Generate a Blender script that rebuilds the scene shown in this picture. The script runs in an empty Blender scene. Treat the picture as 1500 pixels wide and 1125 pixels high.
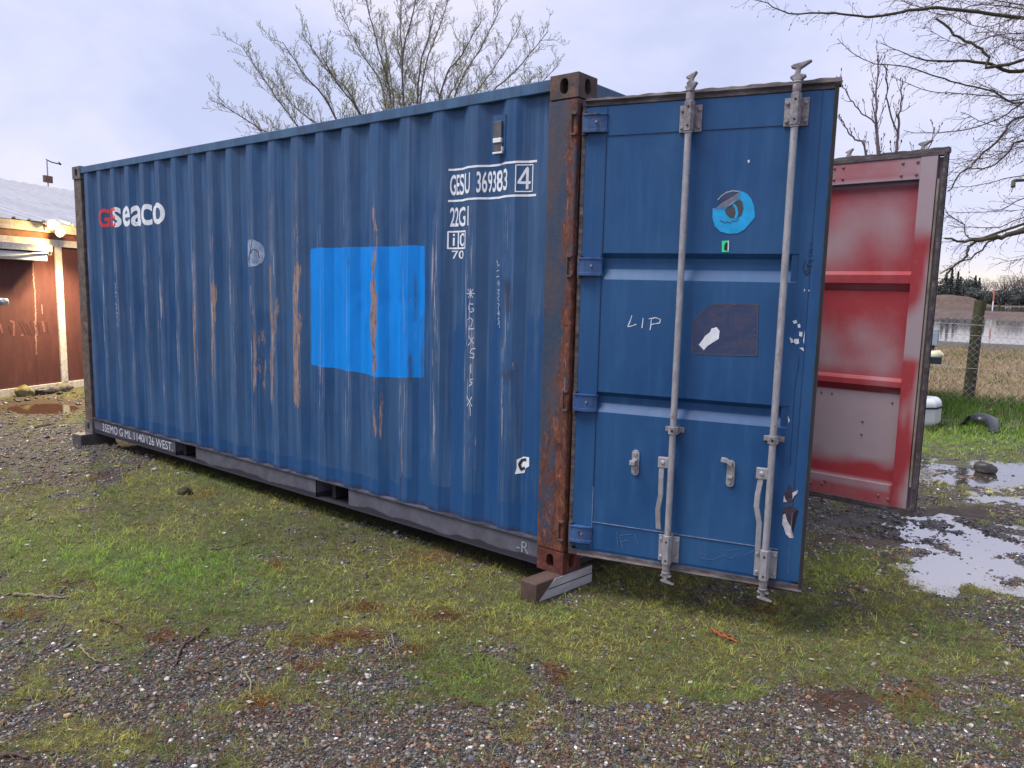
import bpy, bmesh, math, random
import numpy as np
from mathutils import Vector, Matrix
random.seed(7); RS = np.random.RandomState(11)
sc = bpy.context.scene; COL = sc.collection
# ---------------------------------------------------------------- camera
FPX, CX, CY, CZ, YAW, PIT, ROL = 1161.0544, 2.4404, -3.3021, 1.4907, 2.2462, -0.135, 0.0276
SX, SY = 37.257, 27.124
def _basis():
    cy, sy, cp, sp, cr, sr = math.cos(YAW), math.sin(YAW), math.cos(PIT), math.sin(PIT), math.cos(ROL), math.sin(ROL)
    f = np.array([cp*cy, cp*sy, sp]); r = np.array([sy, -cy, 0.0]); u = np.cross(r, f)
    return r*cr+u*sr, -r*sr+u*cr, f
RV, UV, FV = _basis(); CAM = np.array([CX, CY, CZ])
cam_d = bpy.data.cameras.new("camera"); cam = bpy.data.objects.new("camera", cam_d); COL.objects.link(cam)
cam_d.sensor_width = 36; cam_d.lens = FPX/1500*36; cam_d.shift_x = -SX/1500; cam_d.shift_y = SY/1500
cam_d.clip_start = 0.05; cam_d.clip_end = 5000
M = Matrix(((RV[0], UV[0], -FV[0], CX), (RV[1], UV[1], -FV[1], CY), (RV[2], UV[2], -FV[2], CZ), (0, 0, 0, 1)))
cam.matrix_world = M; sc.camera = cam
sc.render.resolution_x = 1024; sc.render.resolution_y = 768
# measuring helpers: sight line of a reference point met with a real plane of the site
def ray(x, y): return FV + RV*((x-750-SX)/FPX) - UV*((y-562.5-SY)/FPX)
def onz(x, y, z=-.11): d = ray(x, y); return CAM + d*(z-CZ)/d[2]
def ony(x, y, Y=0.): d = ray(x, y); return CAM + d*(Y-CY)/d[1]
def atd(x, y, D): return CAM + ray(x, y)*D
def onpl(x, y, p, n): d = ray(x, y); p = np.array(p); n = np.array(n); return CAM + d*((p-CAM)@n)/(d@n)
# ---------------------------------------------------------------- world, sun, exposure
sc.view_settings.view_transform = 'Standard'; sc.view_settings.look = 'None'; sc.view_settings.gamma = 1
sc.view_settings.exposure = 0.68
SUN_EL, SUN_AZ = math.radians(60), math.radians(232)   # azimuth measured from +x, counter-clockwise
w = bpy.data.worlds.new("World"); sc.world = w; w.use_nodes = True
nt = w.node_tree; nt.nodes.clear()
def wn(t, **k):
    n = nt.nodes.new(t)
    for a, b in k.items(): setattr(n, a, b)
    return n
L = nt.links.new
out = wn('ShaderNodeOutputWorld'); bg = wn('ShaderNodeBackground'); bg.inputs[1].default_value = 0.1
sky = wn('ShaderNodeTexSky', sky_type='NISHITA', sun_disc=False, sun_elevation=SUN_EL, sun_rotation=math.pi/2-SUN_AZ)
tc = wn('ShaderNodeTexCoord'); sep = wn('ShaderNodeSeparateXYZ'); L(tc.outputs['Generated'], sep.inputs[0])
mp = wn('ShaderNodeMapping'); mp.inputs['Scale'].default_value = (1.5, 1.5, 3.2); mp.inputs['Location'].default_value = (.3, .9, .1)
L(tc.outputs['Generated'], mp.inputs[0])
nz = wn('ShaderNodeTexNoise'); nz.inputs['Scale'].default_value = 1.9; nz.inputs['Detail'].default_value = 6; nz.inputs['Roughness'].default_value = .55
nz.inputs['Distortion'].default_value = .3
L(mp.outputs[0], nz.inputs[0])
cr = wn('ShaderNodeValToRGB'); L(nz.outputs[0], cr.inputs[0])
cr.color_ramp.elements[0].position = .36; cr.color_ramp.elements[0].color = (.55, .595, .84, 1)
cr.color_ramp.elements[1].position = .66; cr.color_ramp.elements[1].color = (.80, .775, .95, 1)
e_ = cr.color_ramp.elements.new(.5); e_.color = (.655, .68, .91, 1)
# band of pale warm light low over the horizon
er = wn('ShaderNodeValToRGB'); L(sep.outputs[2], er.inputs[0])
er.color_ramp.elements[0].position = 0.0; er.color_ramp.elements[0].color = (1, 1, 1, 1)
er.color_ramp.elements[1].position = .062; er.color_ramp.elements[1].color = (0, 0, 0, 1)
e_ = er.color_ramp.elements.new(.03); e_.color = (.9, .9, .9, 1)
mp2 = wn('ShaderNodeMapping'); mp2.inputs['Scale'].default_value = (1.2, 1.2, 42); L(tc.outputs['Generated'], mp2.inputs[0])
nz2 = wn('ShaderNodeTexNoise'); nz2.inputs['Scale'].default_value = 1.3; nz2.inputs['Detail'].default_value = 3; L(mp2.outputs[0], nz2.inputs[0])
ad = wn('ShaderNodeMath', operation='MULTIPLY_ADD'); L(nz2.outputs[0], ad.inputs[0]); ad.inputs[1].default_value = .9; ad.inputs[2].default_value = .45
mu = wn('ShaderNodeMath', operation='MULTIPLY', use_clamp=True); L(er.outputs[0], mu.inputs[0]); L(ad.outputs[0], mu.inputs[1])
mxh = wn('ShaderNodeMix', data_type='RGBA'); L(mu.outputs[0], mxh.inputs[0]); L(cr.outputs[0], mxh.inputs[6]); mxh.inputs[7].default_value = (.98, .88, .78, 1)
sc10 = wn('ShaderNodeVectorMath', operation='SCALE'); L(mxh.outputs[2], sc10.inputs[0]); sc10.inputs[3].default_value = 7.2
mxs = wn('ShaderNodeMix', data_type='RGBA'); mxs.inputs[0].default_value = .9; L(sky.outputs[0], mxs.inputs[6]); L(sc10.outputs[0], mxs.inputs[7])
L(mxs.outputs[2], bg.inputs[0]); L(bg.outputs[0], out.inputs[0])
sd = bpy.data.lights.new("sun", 'SUN'); sd.energy = 2.4; sd.angle = math.radians(28); sd.color = (1, .96, .92)
so = bpy.data.objects.new("sun", sd); COL.objects.link(so)
sv = Vector((math.cos(SUN_EL)*math.cos(SUN_AZ), math.cos(SUN_EL)*math.sin(SUN_AZ), math.sin(SUN_EL)))
so.rotation_euler = sv.to_track_quat('Z', 'Y').to_euler(); so.location = (0, 0, 20)

# ---------------------------------------------------------------- helpers: objects
def tag(o, label=None, cat=None, group=None, kind=None):
    if label: o['label'] = label
    if cat: o['category'] = cat
    if group: o['group'] = group
    if kind: o['kind'] = kind
    return o
def empty(name, loc, rz=0, label=None, cat=None, group=None, parent=None):
    o = bpy.data.objects.new(name, None); COL.objects.link(o); o.location = loc; o.rotation_euler = (0, 0, rz)
    o.empty_display_size = .1
    if parent: o.parent = parent
    return tag(o, label, cat, group)
def copy_tree(o, parent=None):
    c = o.copy(); COL.objects.link(c); c.parent = parent
    for ch in [k for k in bpy.data.objects if k.parent == o]: copy_tree(ch, c)
    return c
class MB:
    def __init__(s): s.v = []; s.f = []; s.n = 0; s.sm = []
    def add(s, v, f, smooth=False):
        v = np.asarray(v, float).reshape(-1, 3); s.v.append(v)
        s.f += [tuple(int(i)+s.n for i in q) for q in f]; s.sm += [smooth]*len(f); s.n += len(v); return s
    def box(s, x0, x1, y0, y1, z0, z1, nx=1, ny=1, nz=1, R=None, o=None):
        lo = np.array([min(x0, x1), min(y0, y1), min(z0, z1)]); hi = np.array([max(x0, x1), max(y0, y1), max(z0, z1)]); n = (nx, ny, nz)
        for ax in range(3):
            a, b = (ax+1) % 3, (ax+2) % 3
            for side in (0, 1):
                A = np.linspace(lo[a], hi[a], n[a]+1); B = np.linspace(lo[b], hi[b], n[b]+1)
                P = np.zeros(((n[a]+1)*(n[b]+1), 3)); g = np.meshgrid(A, B, indexing='ij')
                P[:, a] = g[0].ravel(); P[:, b] = g[1].ravel(); P[:, ax] = hi[ax] if side else lo[ax]
                fs = []
                for i in range(n[a]):
                    for j in range(n[b]):
                        q = [i*(n[b]+1)+j, (i+1)*(n[b]+1)+j, (i+1)*(n[b]+1)+j+1, i*(n[b]+1)+j+1]
                        fs.append(q if side else q[::-1])
                if R is not None: P = P @ np.array(R).T
                if o is not None: P = P + np.array(o)
                s.add(P, fs)
        return s
    def tube(s, pts, rad, n=8, cap=True, smooth=True):
        pts = np.asarray(pts, float); rad = np.broadcast_to(np.asarray(rad, float), (len(pts),))
        T = np.gradient(pts, axis=0); T /= np.linalg.norm(T, axis=1)[:, None]+1e-12
        ref = np.array([0, 0, 1.]) if abs(T[0][2]) < .9 else np.array([1., 0, 0])
        V = []
        a = np.arange(n)*2*math.pi/n
        for p, t, r in zip(pts, T, rad):
            x = np.cross(ref, t); x /= np.linalg.norm(x)+1e-12; y = np.cross(t, x); ref = y if abs(t@y) < .99 else ref
            V.append(p+r*(np.cos(a)[:, None]*x+np.sin(a)[:, None]*y)); ref = np.cross(x, t)*-1
        fs = [(i*n+j, i*n+(j+1) % n, (i+1)*n+(j+1) % n, (i+1)*n+j) for i in range(len(pts)-1) for j in range(n)]
        s.add(np.concatenate(V), fs, smooth)
        if cap:
            s.add(V[0], [tuple(range(n))[::-1]]); s.add(V[-1], [tuple(range(n))])
        return s
    def prism(s, poly, f3, d0, d1):
        """poly (a,b) outline, f3(a,b,d)->xyz, extruded d0..d1"""
        k = len(poly); v = [f3(a, b, d0) for a, b in poly]+[f3(a, b, d1) for a, b in poly]
        s.add(v, [tuple(range(k)), tuple(range(2*k-1, k-1, -1))]+[(i, k+i, k+(i+1) % k, (i+1) % k) for i in range(k)])
        return s
    def build(s, name, mat, parent=None, bevel=0, seg=2, weld=False, label=None):
        me = bpy.data.meshes.new(name); me.from_pydata(np.concatenate(s.v).tolist(), [], s.f)
        me.polygons.foreach_set('use_smooth', s.sm)
        me.materials.append(mat); me.update()
        if weld or bevel:
            bm = bmesh.new(); bm.from_mesh(me); bmesh.ops.remove_doubles(bm, verts=bm.verts, dist=1e-5)
            bmesh.ops.recalc_face_normals(bm, faces=bm.faces); bm.to_mesh(me); bm.free()
        o = bpy.data.objects.new(name, me); COL.objects.link(o)
        if parent is not None: o.parent = parent
        if bevel:
            m = o.modifiers.new('bevel', 'BEVEL'); m.width = bevel; m.segments = seg; m.limit_method = 'ANGLE'; m.angle_limit = math.radians(40)
            m.harden_normals = False
        if label: o['label'] = label
        return o
def raw(name, V, F, mat, parent=None, smooth=False, cols=None, nper=None):
    """fast mesh from arrays: V (n,3), F (m,k)"""
    V = np.ascontiguousarray(V, dtype=np.float32); F = np.ascontiguousarray(F, dtype=np.int32)
    me = bpy.data.meshes.new(name); k = F.shape[1]
    me.vertices.add(len(V)); me.vertices.foreach_set('co', V.ravel())
    me.loops.add(F.size); me.loops.foreach_set('vertex_index', F.ravel())
    me.polygons.add(len(F)); me.polygons.foreach_set('loop_start', np.arange(0, F.size, k, dtype=np.int32))
    me.polygons.foreach_set('loop_total', np.full(len(F), k, dtype=np.int32))
    me.polygons.foreach_set('use_smooth', np.full(len(F), smooth))
    me.update(calc_edges=True)
    for nm, c in (cols or {}).items(): attr(me, nm, c)
    me.materials.append(mat); o = bpy.data.objects.new(name, me); COL.objects.link(o)
    if parent is not None: o.parent = parent
    return o
def attr(me, nm, c):
    c = np.asarray(c, dtype=np.float32)
    if c.ndim == 1: c = np.stack([c, c, c], 1)
    if c.shape[1] == 3: c = np.concatenate([c, np.ones((len(c), 1), np.float32)], 1)
    a = me.color_attributes.new(nm, 'FLOAT_COLOR', 'POINT'); a.data.foreach_set('color', np.ascontiguousarray(c).ravel())
def verts(o):
    a = np.zeros(len(o.data.vertices)*3, np.float32); o.data.vertices.foreach_get('co', a); return a.reshape(-1, 3)
# value noise in numpy
_T = RS.rand(64, 64, 64).astype(np.float32)
def vn(x, y, z=0., s=1.):
    x = np.asarray(x, float)*s; y = np.asarray(y, float)*s; z = np.zeros_like(x)+np.asarray(z, float)*s
    xi, yi, zi = np.floor(x).astype(int), np.floor(y).astype(int), np.floor(z).astype(int)
    fx, fy, fz = x-xi, y-yi, z-zi; fx = fx*fx*(3-2*fx); fy = fy*fy*(3-2*fy); fz = fz*fz*(3-2*fz)
    r = 0
    for a in (0, 1):
        for b in (0, 1):
            for c in (0, 1):
                r = r+_T[(xi+a) % 64, (yi+b) % 64, (zi+c) % 64]*(fx if a else 1-fx)*(fy if b else 1-fy)*(fz if c else 1-fz)
    return r
def fbm(x, y, z=0., s=1., o=4):
    r = 0; a = .5; t = 0
    for i in range(o): r = r+a*vn(x+i*7.3, y+i*3.1, z, s*2**i); t += a; a *= .5
    return r/t
def ss(a, b, x): t = np.clip((np.asarray(x, float)-a)/(b-a), 0, 1); return t*t*(3-2*t)

# ---------------------------------------------------------------- helpers: materials
class Mat:
    def __init__(s, name, rough=.6, metal=0., spec=.5):
        s.m = bpy.data.materials.new(name); s.m.use_nodes = True; s.t = s.m.node_tree; s.t.nodes.clear()
        s.out = s.n('ShaderNodeOutputMaterial'); s.b = s.n('ShaderNodeBsdfPrincipled'); s.l(s.b.outputs[0], s.out.inputs[0])
        s.b.inputs['Roughness'].default_value = rough; s.b.inputs['Metallic'].default_value = metal
        s.b.inputs['Specular IOR Level'].default_value = spec; s._c = None
    def n(s, t, **k):
        x = s.t.nodes.new(t)
        for a, b in k.items(): setattr(x, a, b)
        return x
    def l(s, a, b): s.t.links.new(a, b)
    def put(s, inp, v):
        if v is None: return
        if isinstance(v, (int, float)): inp.default_value = v
        elif isinstance(v, (tuple, list)): inp.default_value = tuple(v)+((1,) if len(v) == 3 and len(inp.default_value) == 4 else ())
        else: s.l(v, inp)
    def co(s, kind='Object'):
        if s._c is None: s._c = s.n('ShaderNodeTexCoord')
        return s._c.outputs[kind]
    def mapv(s, sc=(1, 1, 1), loc=(0, 0, 0), src=None):
        m = s.n('ShaderNodeMapping'); s.l(src or s.co(), m.inputs[0]); m.inputs['Scale'].default_value = sc; m.inputs['Location'].default_value = loc; return m.outputs[0]
    def noise(s, scale, detail=4, rough=.55, vs=(1, 1, 1), loc=(0, 0, 0), dist=0.):
        x = s.n('ShaderNodeTexNoise'); s.l(s.mapv(vs, loc), x.inputs[0]); x.inputs['Scale'].default_value = scale
        x.inputs['Detail'].default_value = detail; x.inputs['Roughness'].default_value = rough; x.inputs['Distortion'].default_value = dist; return x.outputs[0]
    def voro(s, scale, out='Color', vs=(1, 1, 1), feat='F1'):
        x = s.n('ShaderNodeTexVoronoi', feature=feat); s.l(s.mapv(vs), x.inputs[0]); x.inputs['Scale'].default_value = scale; return x.outputs[out]
    def ramp(s, v, *st, interp='LINEAR'):
        r = s.n('ShaderNodeValToRGB'); s.put(r.inputs[0], v); r.color_ramp.interpolation = interp
        el = r.color_ramp.elements
        def c(q): return (q, q, q, 1) if isinstance(q, (int, float)) else tuple(q)+(1,)
        el[0].position, el[0].color = st[0][0], c(st[0][1]); el[1].position, el[1].color = st[-1][0], c(st[-1][1])
        for p, q in st[1:-1]: e = el.new(p); e.color = c(q)
        return r.outputs[0]
    def mix(s, f, a, b, mode='MIX'):
        x = s.n('ShaderNodeMix', data_type='RGBA', blend_type=mode); s.put(x.inputs[0], f); s.put(x.inputs[6], a); s.put(x.inputs[7], b); return x.outputs[2]
    def math(s, op, a, b=0., c=None, clamp=False):
        x = s.n('ShaderNodeMath', operation=op, use_clamp=clamp); s.put(x.inputs[0], a); s.put(x.inputs[1], b)
        if c is not None: s.put(x.inputs[2], c)
        return x.outputs[0]
    def at(s, nm, ch=None):
        a = s.n('ShaderNodeVertexColor'); a.layer_name = nm
        if ch is None: return a.outputs[0]
        if ch == 3: return a.outputs[1]
        q = s.n('ShaderNodeSeparateColor'); s.l(a.outputs[0], q.inputs[0]); return q.outputs[ch]
    def xyz(s, i):
        q = s.n('ShaderNodeSeparateXYZ'); s.l(s.co(), q.inputs[0]); return q.outputs[i]
    def bump(s, h, st=.3, d=.01):
        b = s.n('ShaderNodeBump'); b.inputs['Strength'].default_value = st; b.inputs['Distance'].default_value = d
        s.l(h, b.inputs['Height']); s.l(b.outputs[0], s.b.inputs['Normal']); return s
    def col(s, v): s.put(s.b.inputs['Base Color'], v); return s
    def rgh(s, v): s.put(s.b.inputs['Roughness'], v); return s
def simple(name, c, rough=.6, metal=0., var=.25, scale=12, bump=.15, vs=(1, 1, 1), spec=.5):
    m = Mat(name, rough, metal, spec); nn = m.noise(scale, 5, .6, vs)
    d = tuple(x*(1-var) for x in c); h = tuple(min(1, x*(1+var)) for x in c)
    m.col(m.ramp(nn, (.3, d), (.7, h))); m.bump(nn, bump, .004); return m
# ================================================================ CONTAINER
CL, CW, CH = 6.058, 2.438, 2.591
box = empty('shipping_container', (0, 0, 0), 0, 'weathered blue corrugated steel shipping container standing on timber blocks with both end doors swung open', 'shipping container')
# --- materials
BLUE = (.015, .062, .165); BLUE2 = (.032, .090, .200); DKB = (.010, .062, .185)
def m_wall():
    m = Mat('blue_corrugated_paint', .5, 0, .25)
    n1 = m.noise(2.2, 5, .6, (1, 1, .5)); st = m.noise(30, 4, .65, (1, .2, .035)); fine = m.noise(120, 3, .6)
    c = m.mix(m.ramp(n1, (.38, 0), (.62, 1)), BLUE, BLUE2)
    c = m.mix(m.math('MULTIPLY', m.ramp(m.noise(4.5, 5, .6, (1, 1, .22), (5, 0, 3)), (.47, 0), (.53, .5)), m.ramp(m.xyz(2), (.3, .2), (2.4, 1))), c, (.040, .085, .165))
    c = m.mix(m.math('MULTIPLY', m.ramp(st, (.5, 0), (.72, 1)), .5), c, (.095, .16, .28))
    # darker fresh roller paint
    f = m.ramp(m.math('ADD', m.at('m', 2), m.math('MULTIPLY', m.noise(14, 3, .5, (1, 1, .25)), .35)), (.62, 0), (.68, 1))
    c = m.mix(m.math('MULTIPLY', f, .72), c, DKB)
    # pale rubbed crests
    r2 = m.math('MULTIPLY', m.at('k', 0), m.ramp(m.noise(45, 5, .7, (1, .3, .06)), (.42, 0), (.6, 1)))
    c = m.mix(m.math('MULTIPLY', r2, .5), c, (.13, .18, .26))
    # bright blue painted rectangle
    e = m.ramp(m.math('ADD', m.at('m', 1), m.math('MULTIPLY', m.math('SUBTRACT', m.noise(60, 3, .6), .5), .08)), (.5, 0), (.53, 1))
    c = m.mix(e, c, m.mix(m.ramp(m.noise(9, 4, .6, (1, 1, .15)), (.30, 0), (.72, 1)), (.0, .17, .56), (.002, .25, .76)))
    # primer + rust showing in scrapes
    sn = m.math('ADD', m.math('MULTIPLY', m.noise(110, 7, .8, (1, .4, .06), dist=.4), .6), m.math('MULTIPLY', m.noise(30, 6, .8, (1, .4, .35), dist=1.2), .4))
    a = m.ramp(m.math('ADD', m.at('m', 0), m.math('MULTIPLY', m.math('SUBTRACT', sn, .5), 2.9)), (.62, 0), (.70, 1))
    rc = m.ramp(m.noise(55, 5, .7, (1, .4, .22)), (.30, (.07, .050, .065)), (.44, (.17, .125, .13)), (.56, (.30, .215, .19)), (.66, (.24, .125, .09)), (.78, (.38, .33, .31)))
    c = m.mix(a, c, rc)
    # thin vertical hair scratches
    h = m.math('MULTIPLY', m.at('k', 1), m.ramp(m.noise(90, 4, .7, (1, .3, .03)), (.56, 0), (.62, 1)))
    c = m.mix(h, c, (.45, .40, .42))
    d = m.math('MULTIPLY', m.at('k', 2), m.ramp(m.noise(20, 5, .7, (1, .3, .3)), (.35, .1), (.6, 1)))
    c = m.mix(d, c, (.035, .028, .040))
    m.col(c); m.rgh(m.ramp(n1, (.3, .42), (.7, .62)))
    m.bump(m.math('ADD', m.math('MULTIPLY', m.noise(5, 3, .5), 1.), m.math('MULTIPLY', m.noise(26, 4, .6, (1, 1, .3)), .25)), .35, .012); return m.m
def m_paint(name='blue_panel_paint', c0=BLUE, c1=BLUE2, rust=.0, chip=(.05, .035, .045)):
    m = Mat(name, .48, 0, .25)
    n1 = m.noise(2.6, 5, .6, (1, 1, .6)); st = m.noise(18, 4, .6, (1, 1, .10))
    c = m.mix(m.ramp(n1, (.35, 0), (.65, 1)), c0, c1)
    c = m.mix(m.math('MULTIPLY', m.ramp(st, (.5, 0), (.75, 1)), .35), c, tuple(x*1.45+.01 for x in c1))
    sp = m.ramp(m.noise(150, 4, .7), (.70, 0), (.76, .7)); c = m.mix(sp, c, tuple(min(.6, x*2+.05) for x in c1))
    if rust: c = m.mix(m.ramp(m.noise(22, 6, .75, (1, 1, .35)), (.62-rust*.2, 0), (.66-rust*.2, 1)), c, chip)
    m.col(c); m.rgh(m.ramp(n1, (.3, .33), (.7, .52)))
    m.bump(m.math('ADD', m.noise(4, 3, .5), m.math('MULTIPLY', m.noise(220, 2, .5), .03)), .25, .01); return m.m
def m_rail_top():
    m = Mat('top_rail_paint', .5, 0, .4)
    n = m.noise(5, 5, .7, (1, 1, .3)); c = m.ramp(n, (.3, (.045, .05, .065)), (.45, (.035, .085, .17)), (.6, (.05, .12, .22)), (.75, (.06, .14, .19)))
    m.col(m.mix(m.ramp(m.noise(30, 5, .7), (.62, 0), (.68, .8)), c, (.09, .06, .06))); m.bump(m.noise(12, 4), .25, .01); return m.m
def m_rust_post():
    m = Mat('rusty_post_paint', .62, 0, .35)
    z = m.xyz(2); x = m.xyz(0)
    st = m.noise(42, 8, .8, (1, 1, .38), dist=1.4); st2 = m.noise(7, 6, .75, (1, 1, .35), dist=1.)
    edge = m.ramp(m.math('ADD', x, .2), (.10, 0), (.16, 1))
    base = m.mix(m.ramp(m.noise(7, 5, .7, (1, 1, .3)), (.38, 0), (.6, 1)), (.022, .052, .100), (.075, .058, .066))
    lo = m.ramp(m.math('DIVIDE', z, 2.6), (.05, .95), (.22, .74), (.36, .60), (.50, .46), (.95, .36))
    v = m.math('ADD', m.math('ADD', m.math('MULTIPLY', m.math('SUBTRACT', st, .5), 1.1), m.math('MULTIPLY', m.math('SUBTRACT', st2, .5), 1.0)), m.math('ADD', m.math('MULTIPLY', lo, .5), m.math('MULTIPLY', edge, .28)))
    pal_ = m.ramp(m.noise(50, 6, .75, (1, 1, .12), (2, 2, 2)), (.60, 0), (.66, .8)); rust = m.ramp(m.noise(30, 8, .82, (1, 1, .38), dist=1.2), (.3, (.022, .012, .013)), (.43, (.065, .026, .022)), (.53, (.14, .046, .026)), (.62, (.26, .095, .045)), (.74, (.30, .20, .16)))
    c = m.mix(m.ramp(v, (.38, 0), (.46, 1)), base, rust); c = m.mix(m.math('MULTIPLY', pal_, edge), c, (.28, .20, .17))
    m.col(c); m.bump(m.math('ADD', st, m.noise(60, 5, .7, (1, 1, .5))), .5, .006); return m.m
def m_cast(name, a, b, d):
    m = Mat(name, .7, 0, .35); n = m.noise(16, 7, .75, dist=.4)
    m.col(m.ramp(n, (.32, a), (.5, b), (.68, d))); m.bump(m.noise(45, 6, .7), .6, .006); return m.m
def m_rail_bot():
    m = Mat('bottom_rail_undercoat', .75, 0, .3)
    z = m.xyz(2); wv = m.math('ADD', z, m.math('MULTIPLY', m.noise(2.6, 3, .5), .11))
    c = m.mix(m.ramp(m.noise(10, 5, .65), (.35, 0), (.65, 1)), (.070, .070, .092), (.105, .105, .130))
    c = m.mix(m.ramp(wv, (.098, 1), (.106, 0)), c, (.028, .025, .036))
    c = m.mix(m.ramp(m.math('ADD', z, m.math('MULTIPLY', m.noise(9, 4, .6), .05)), (.178, 0), (.186, .9)), c, (.028, .025, .038))
    c = m.mix(m.ramp(m.noise(60, 6, .7), (.64, 0), (.70, .7)), c, (.24, .21, .20))
    m.col(c); m.bump(m.noise(60, 4), .3, .004); return m.m
def m_galv():
    m = Mat('galvanised_steel', .48, .35, .5); n = m.noise(40, 5, .7, (1, 1, .4))
    c = m.ramp(n, (.3, (.26, .255, .27)), (.55, (.38, .37, .39)), (.8, (.5, .49, .51)))
    c = m.mix(m.ramp(m.noise(26, 6, .75, (1, 1, .5), (3, 1, 2)), (.6, 0), (.70, .85)), c, (.14, .10, .085)); m.col(c); m.bump(m.noise(90, 4, .7), .3, .002); return m.m
def m_grimy():
    m = Mat('grimy_cast_steel', .6, .2, .4); n = m.noise(30, 6, .75)
    m.col(m.ramp(n, (.3, (.11, .095, .095)), (.50, (.25, .225, .235)), (.70, (.42, .40, .42)))); m.bump(n, .5, .004); return m.m
def m_gasket():
    m = Mat('door_seal_rubber', .75, 0, .3); n = m.noise(20, 5, .7, (.3, 1, 1))
    m.col(m.ramp(n, (.35, (.030, .028, .032)), (.52, (.085, .072, .075)), (.70, (.19, .16, .155)))); m.bump(n, .5, .004); return m.m
def m_red():
    m = Mat('red_over_grey_primer', .55, 0, .3)
    v = m.math('ADD', m.at('g', 0), m.math('MULTIPLY', m.math('SUBTRACT', m.noise(6, 5, .65), .5), .5))
    v = m.math('ADD', v, m.math('MULTIPLY', m.math('SUBTRACT', m.noise(260, 2, .6), .5), .22))
    c = m.mix(m.ramp(v, (.05, 0), (1.0, 1)), m.mix(m.noise(5, 4), (.28, .030, .040), (.35, .048, .058)), (.34, .265, .29))
    c = m.mix(m.ramp(m.noise(34, 5, .7), (.66, 0), (.72, .5)), c, (.30, .26, .28))
    c = m.mix(m.ramp(m.noise(24, 7, .8, (1, 1, .5), (4, 1, 2)), (.66, 0), (.70, .8)), c, (.10, .05, .045))
    c = m.mix(m.ramp(m.noise(60, 5, .75, (.15, 1, 1), (1, 7, 2)), (.68, 0), (.72, .5)), c, (.36, .30, .31))
    m.col(c); m.bump(m.noise(120, 4, .7), .2, .003); return m.m
M_WALL, M_PAINT, M_RTOP, M_POST, M_RBOT, M_GALV, M_GRIM, M_GASK, M_RED = m_wall(), m_paint(), m_rail_top(), m_rust_post(), m_rail_bot(), m_galv(), m_grimy(), m_gasket(), m_red()
M_CAST_T = m_cast('brown_casting', (.03, .025, .026), (.075, .055, .05), (.17, .085, .055))
M_CAST_B = m_cast('rust_red_casting', (.035, .014, .014), (.10, .028, .022), (.17, .055, .04))
M_CAST_F = m_cast('grey_casting', (.055, .05, .05), (.12, .11, .105), (.20, .18, .165))
M_POSTF = m_cast('weathered_far_post', (.055, .042, .035), (.12, .09, .075), (.21, .165, .13))
M_DARK = simple('dark_steel', (.018, .018, .022), .8, 0, .3).m
M_HINGE = m_paint('hinge_paint', (.030, .075, .20), (.06, .12, .25), .25)
M_WHITE = simple('white_stencil_paint', (.74, .76, .80), .6, 0, .10, 40, .05).m
M_CHALK = simple('chalk_line', (.50, .53, .60), .9, 0, .35, 90, .1).m
M_FLOOR = simple('plywood_floor', (.14, .08, .045), .8, 0, .4, 14).m
M_IN = simple('inner_wall_paint', (.30, .31, .32), .7, 0, .15, 6).m
# --- corrugated profile
X0, PITCH = -5.82, .2812
YO, YI = .010, .042
def prof_breaks():
    r = [(-5.90, YI), (X0-.069-.0, YI)]
    for k in range(20):
        x = X0+PITCH*k
        r += [(x, YO), (x+.072, YO), (x+.140, YI), (x+.210, YI)]
    r = [q for q in r if q[0] <= -.185]; r.append((-.18, r[-1][1])); return r
BRK = prof_breaks(); BX = np.array([b[0] for b in BRK]); BY = np.array([b[1] for b in BRK])
def yprof(x): return np.interp(x, BX, BY)
def dent(X, Z):
    X = np.asarray(X, float); Z = np.asarray(Z, float)
    d = .006*(fbm(X, Z, 0, 3., 3)-.5)+.009*np.exp(-((X+2.9)/.22)**2-((Z-1.1)/.35)**2)*(vn(X, Z, 3, 9))
    return d+.007*np.exp(-((X+1.5)/.45)**2-((Z-1.45)/.10)**2)*(vn(X, Z, 5, 12)-.3)
def sval(surf, x, z): return float(yprof(x)+dent(x, z)) if surf is yprof else float(surf(x))
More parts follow.
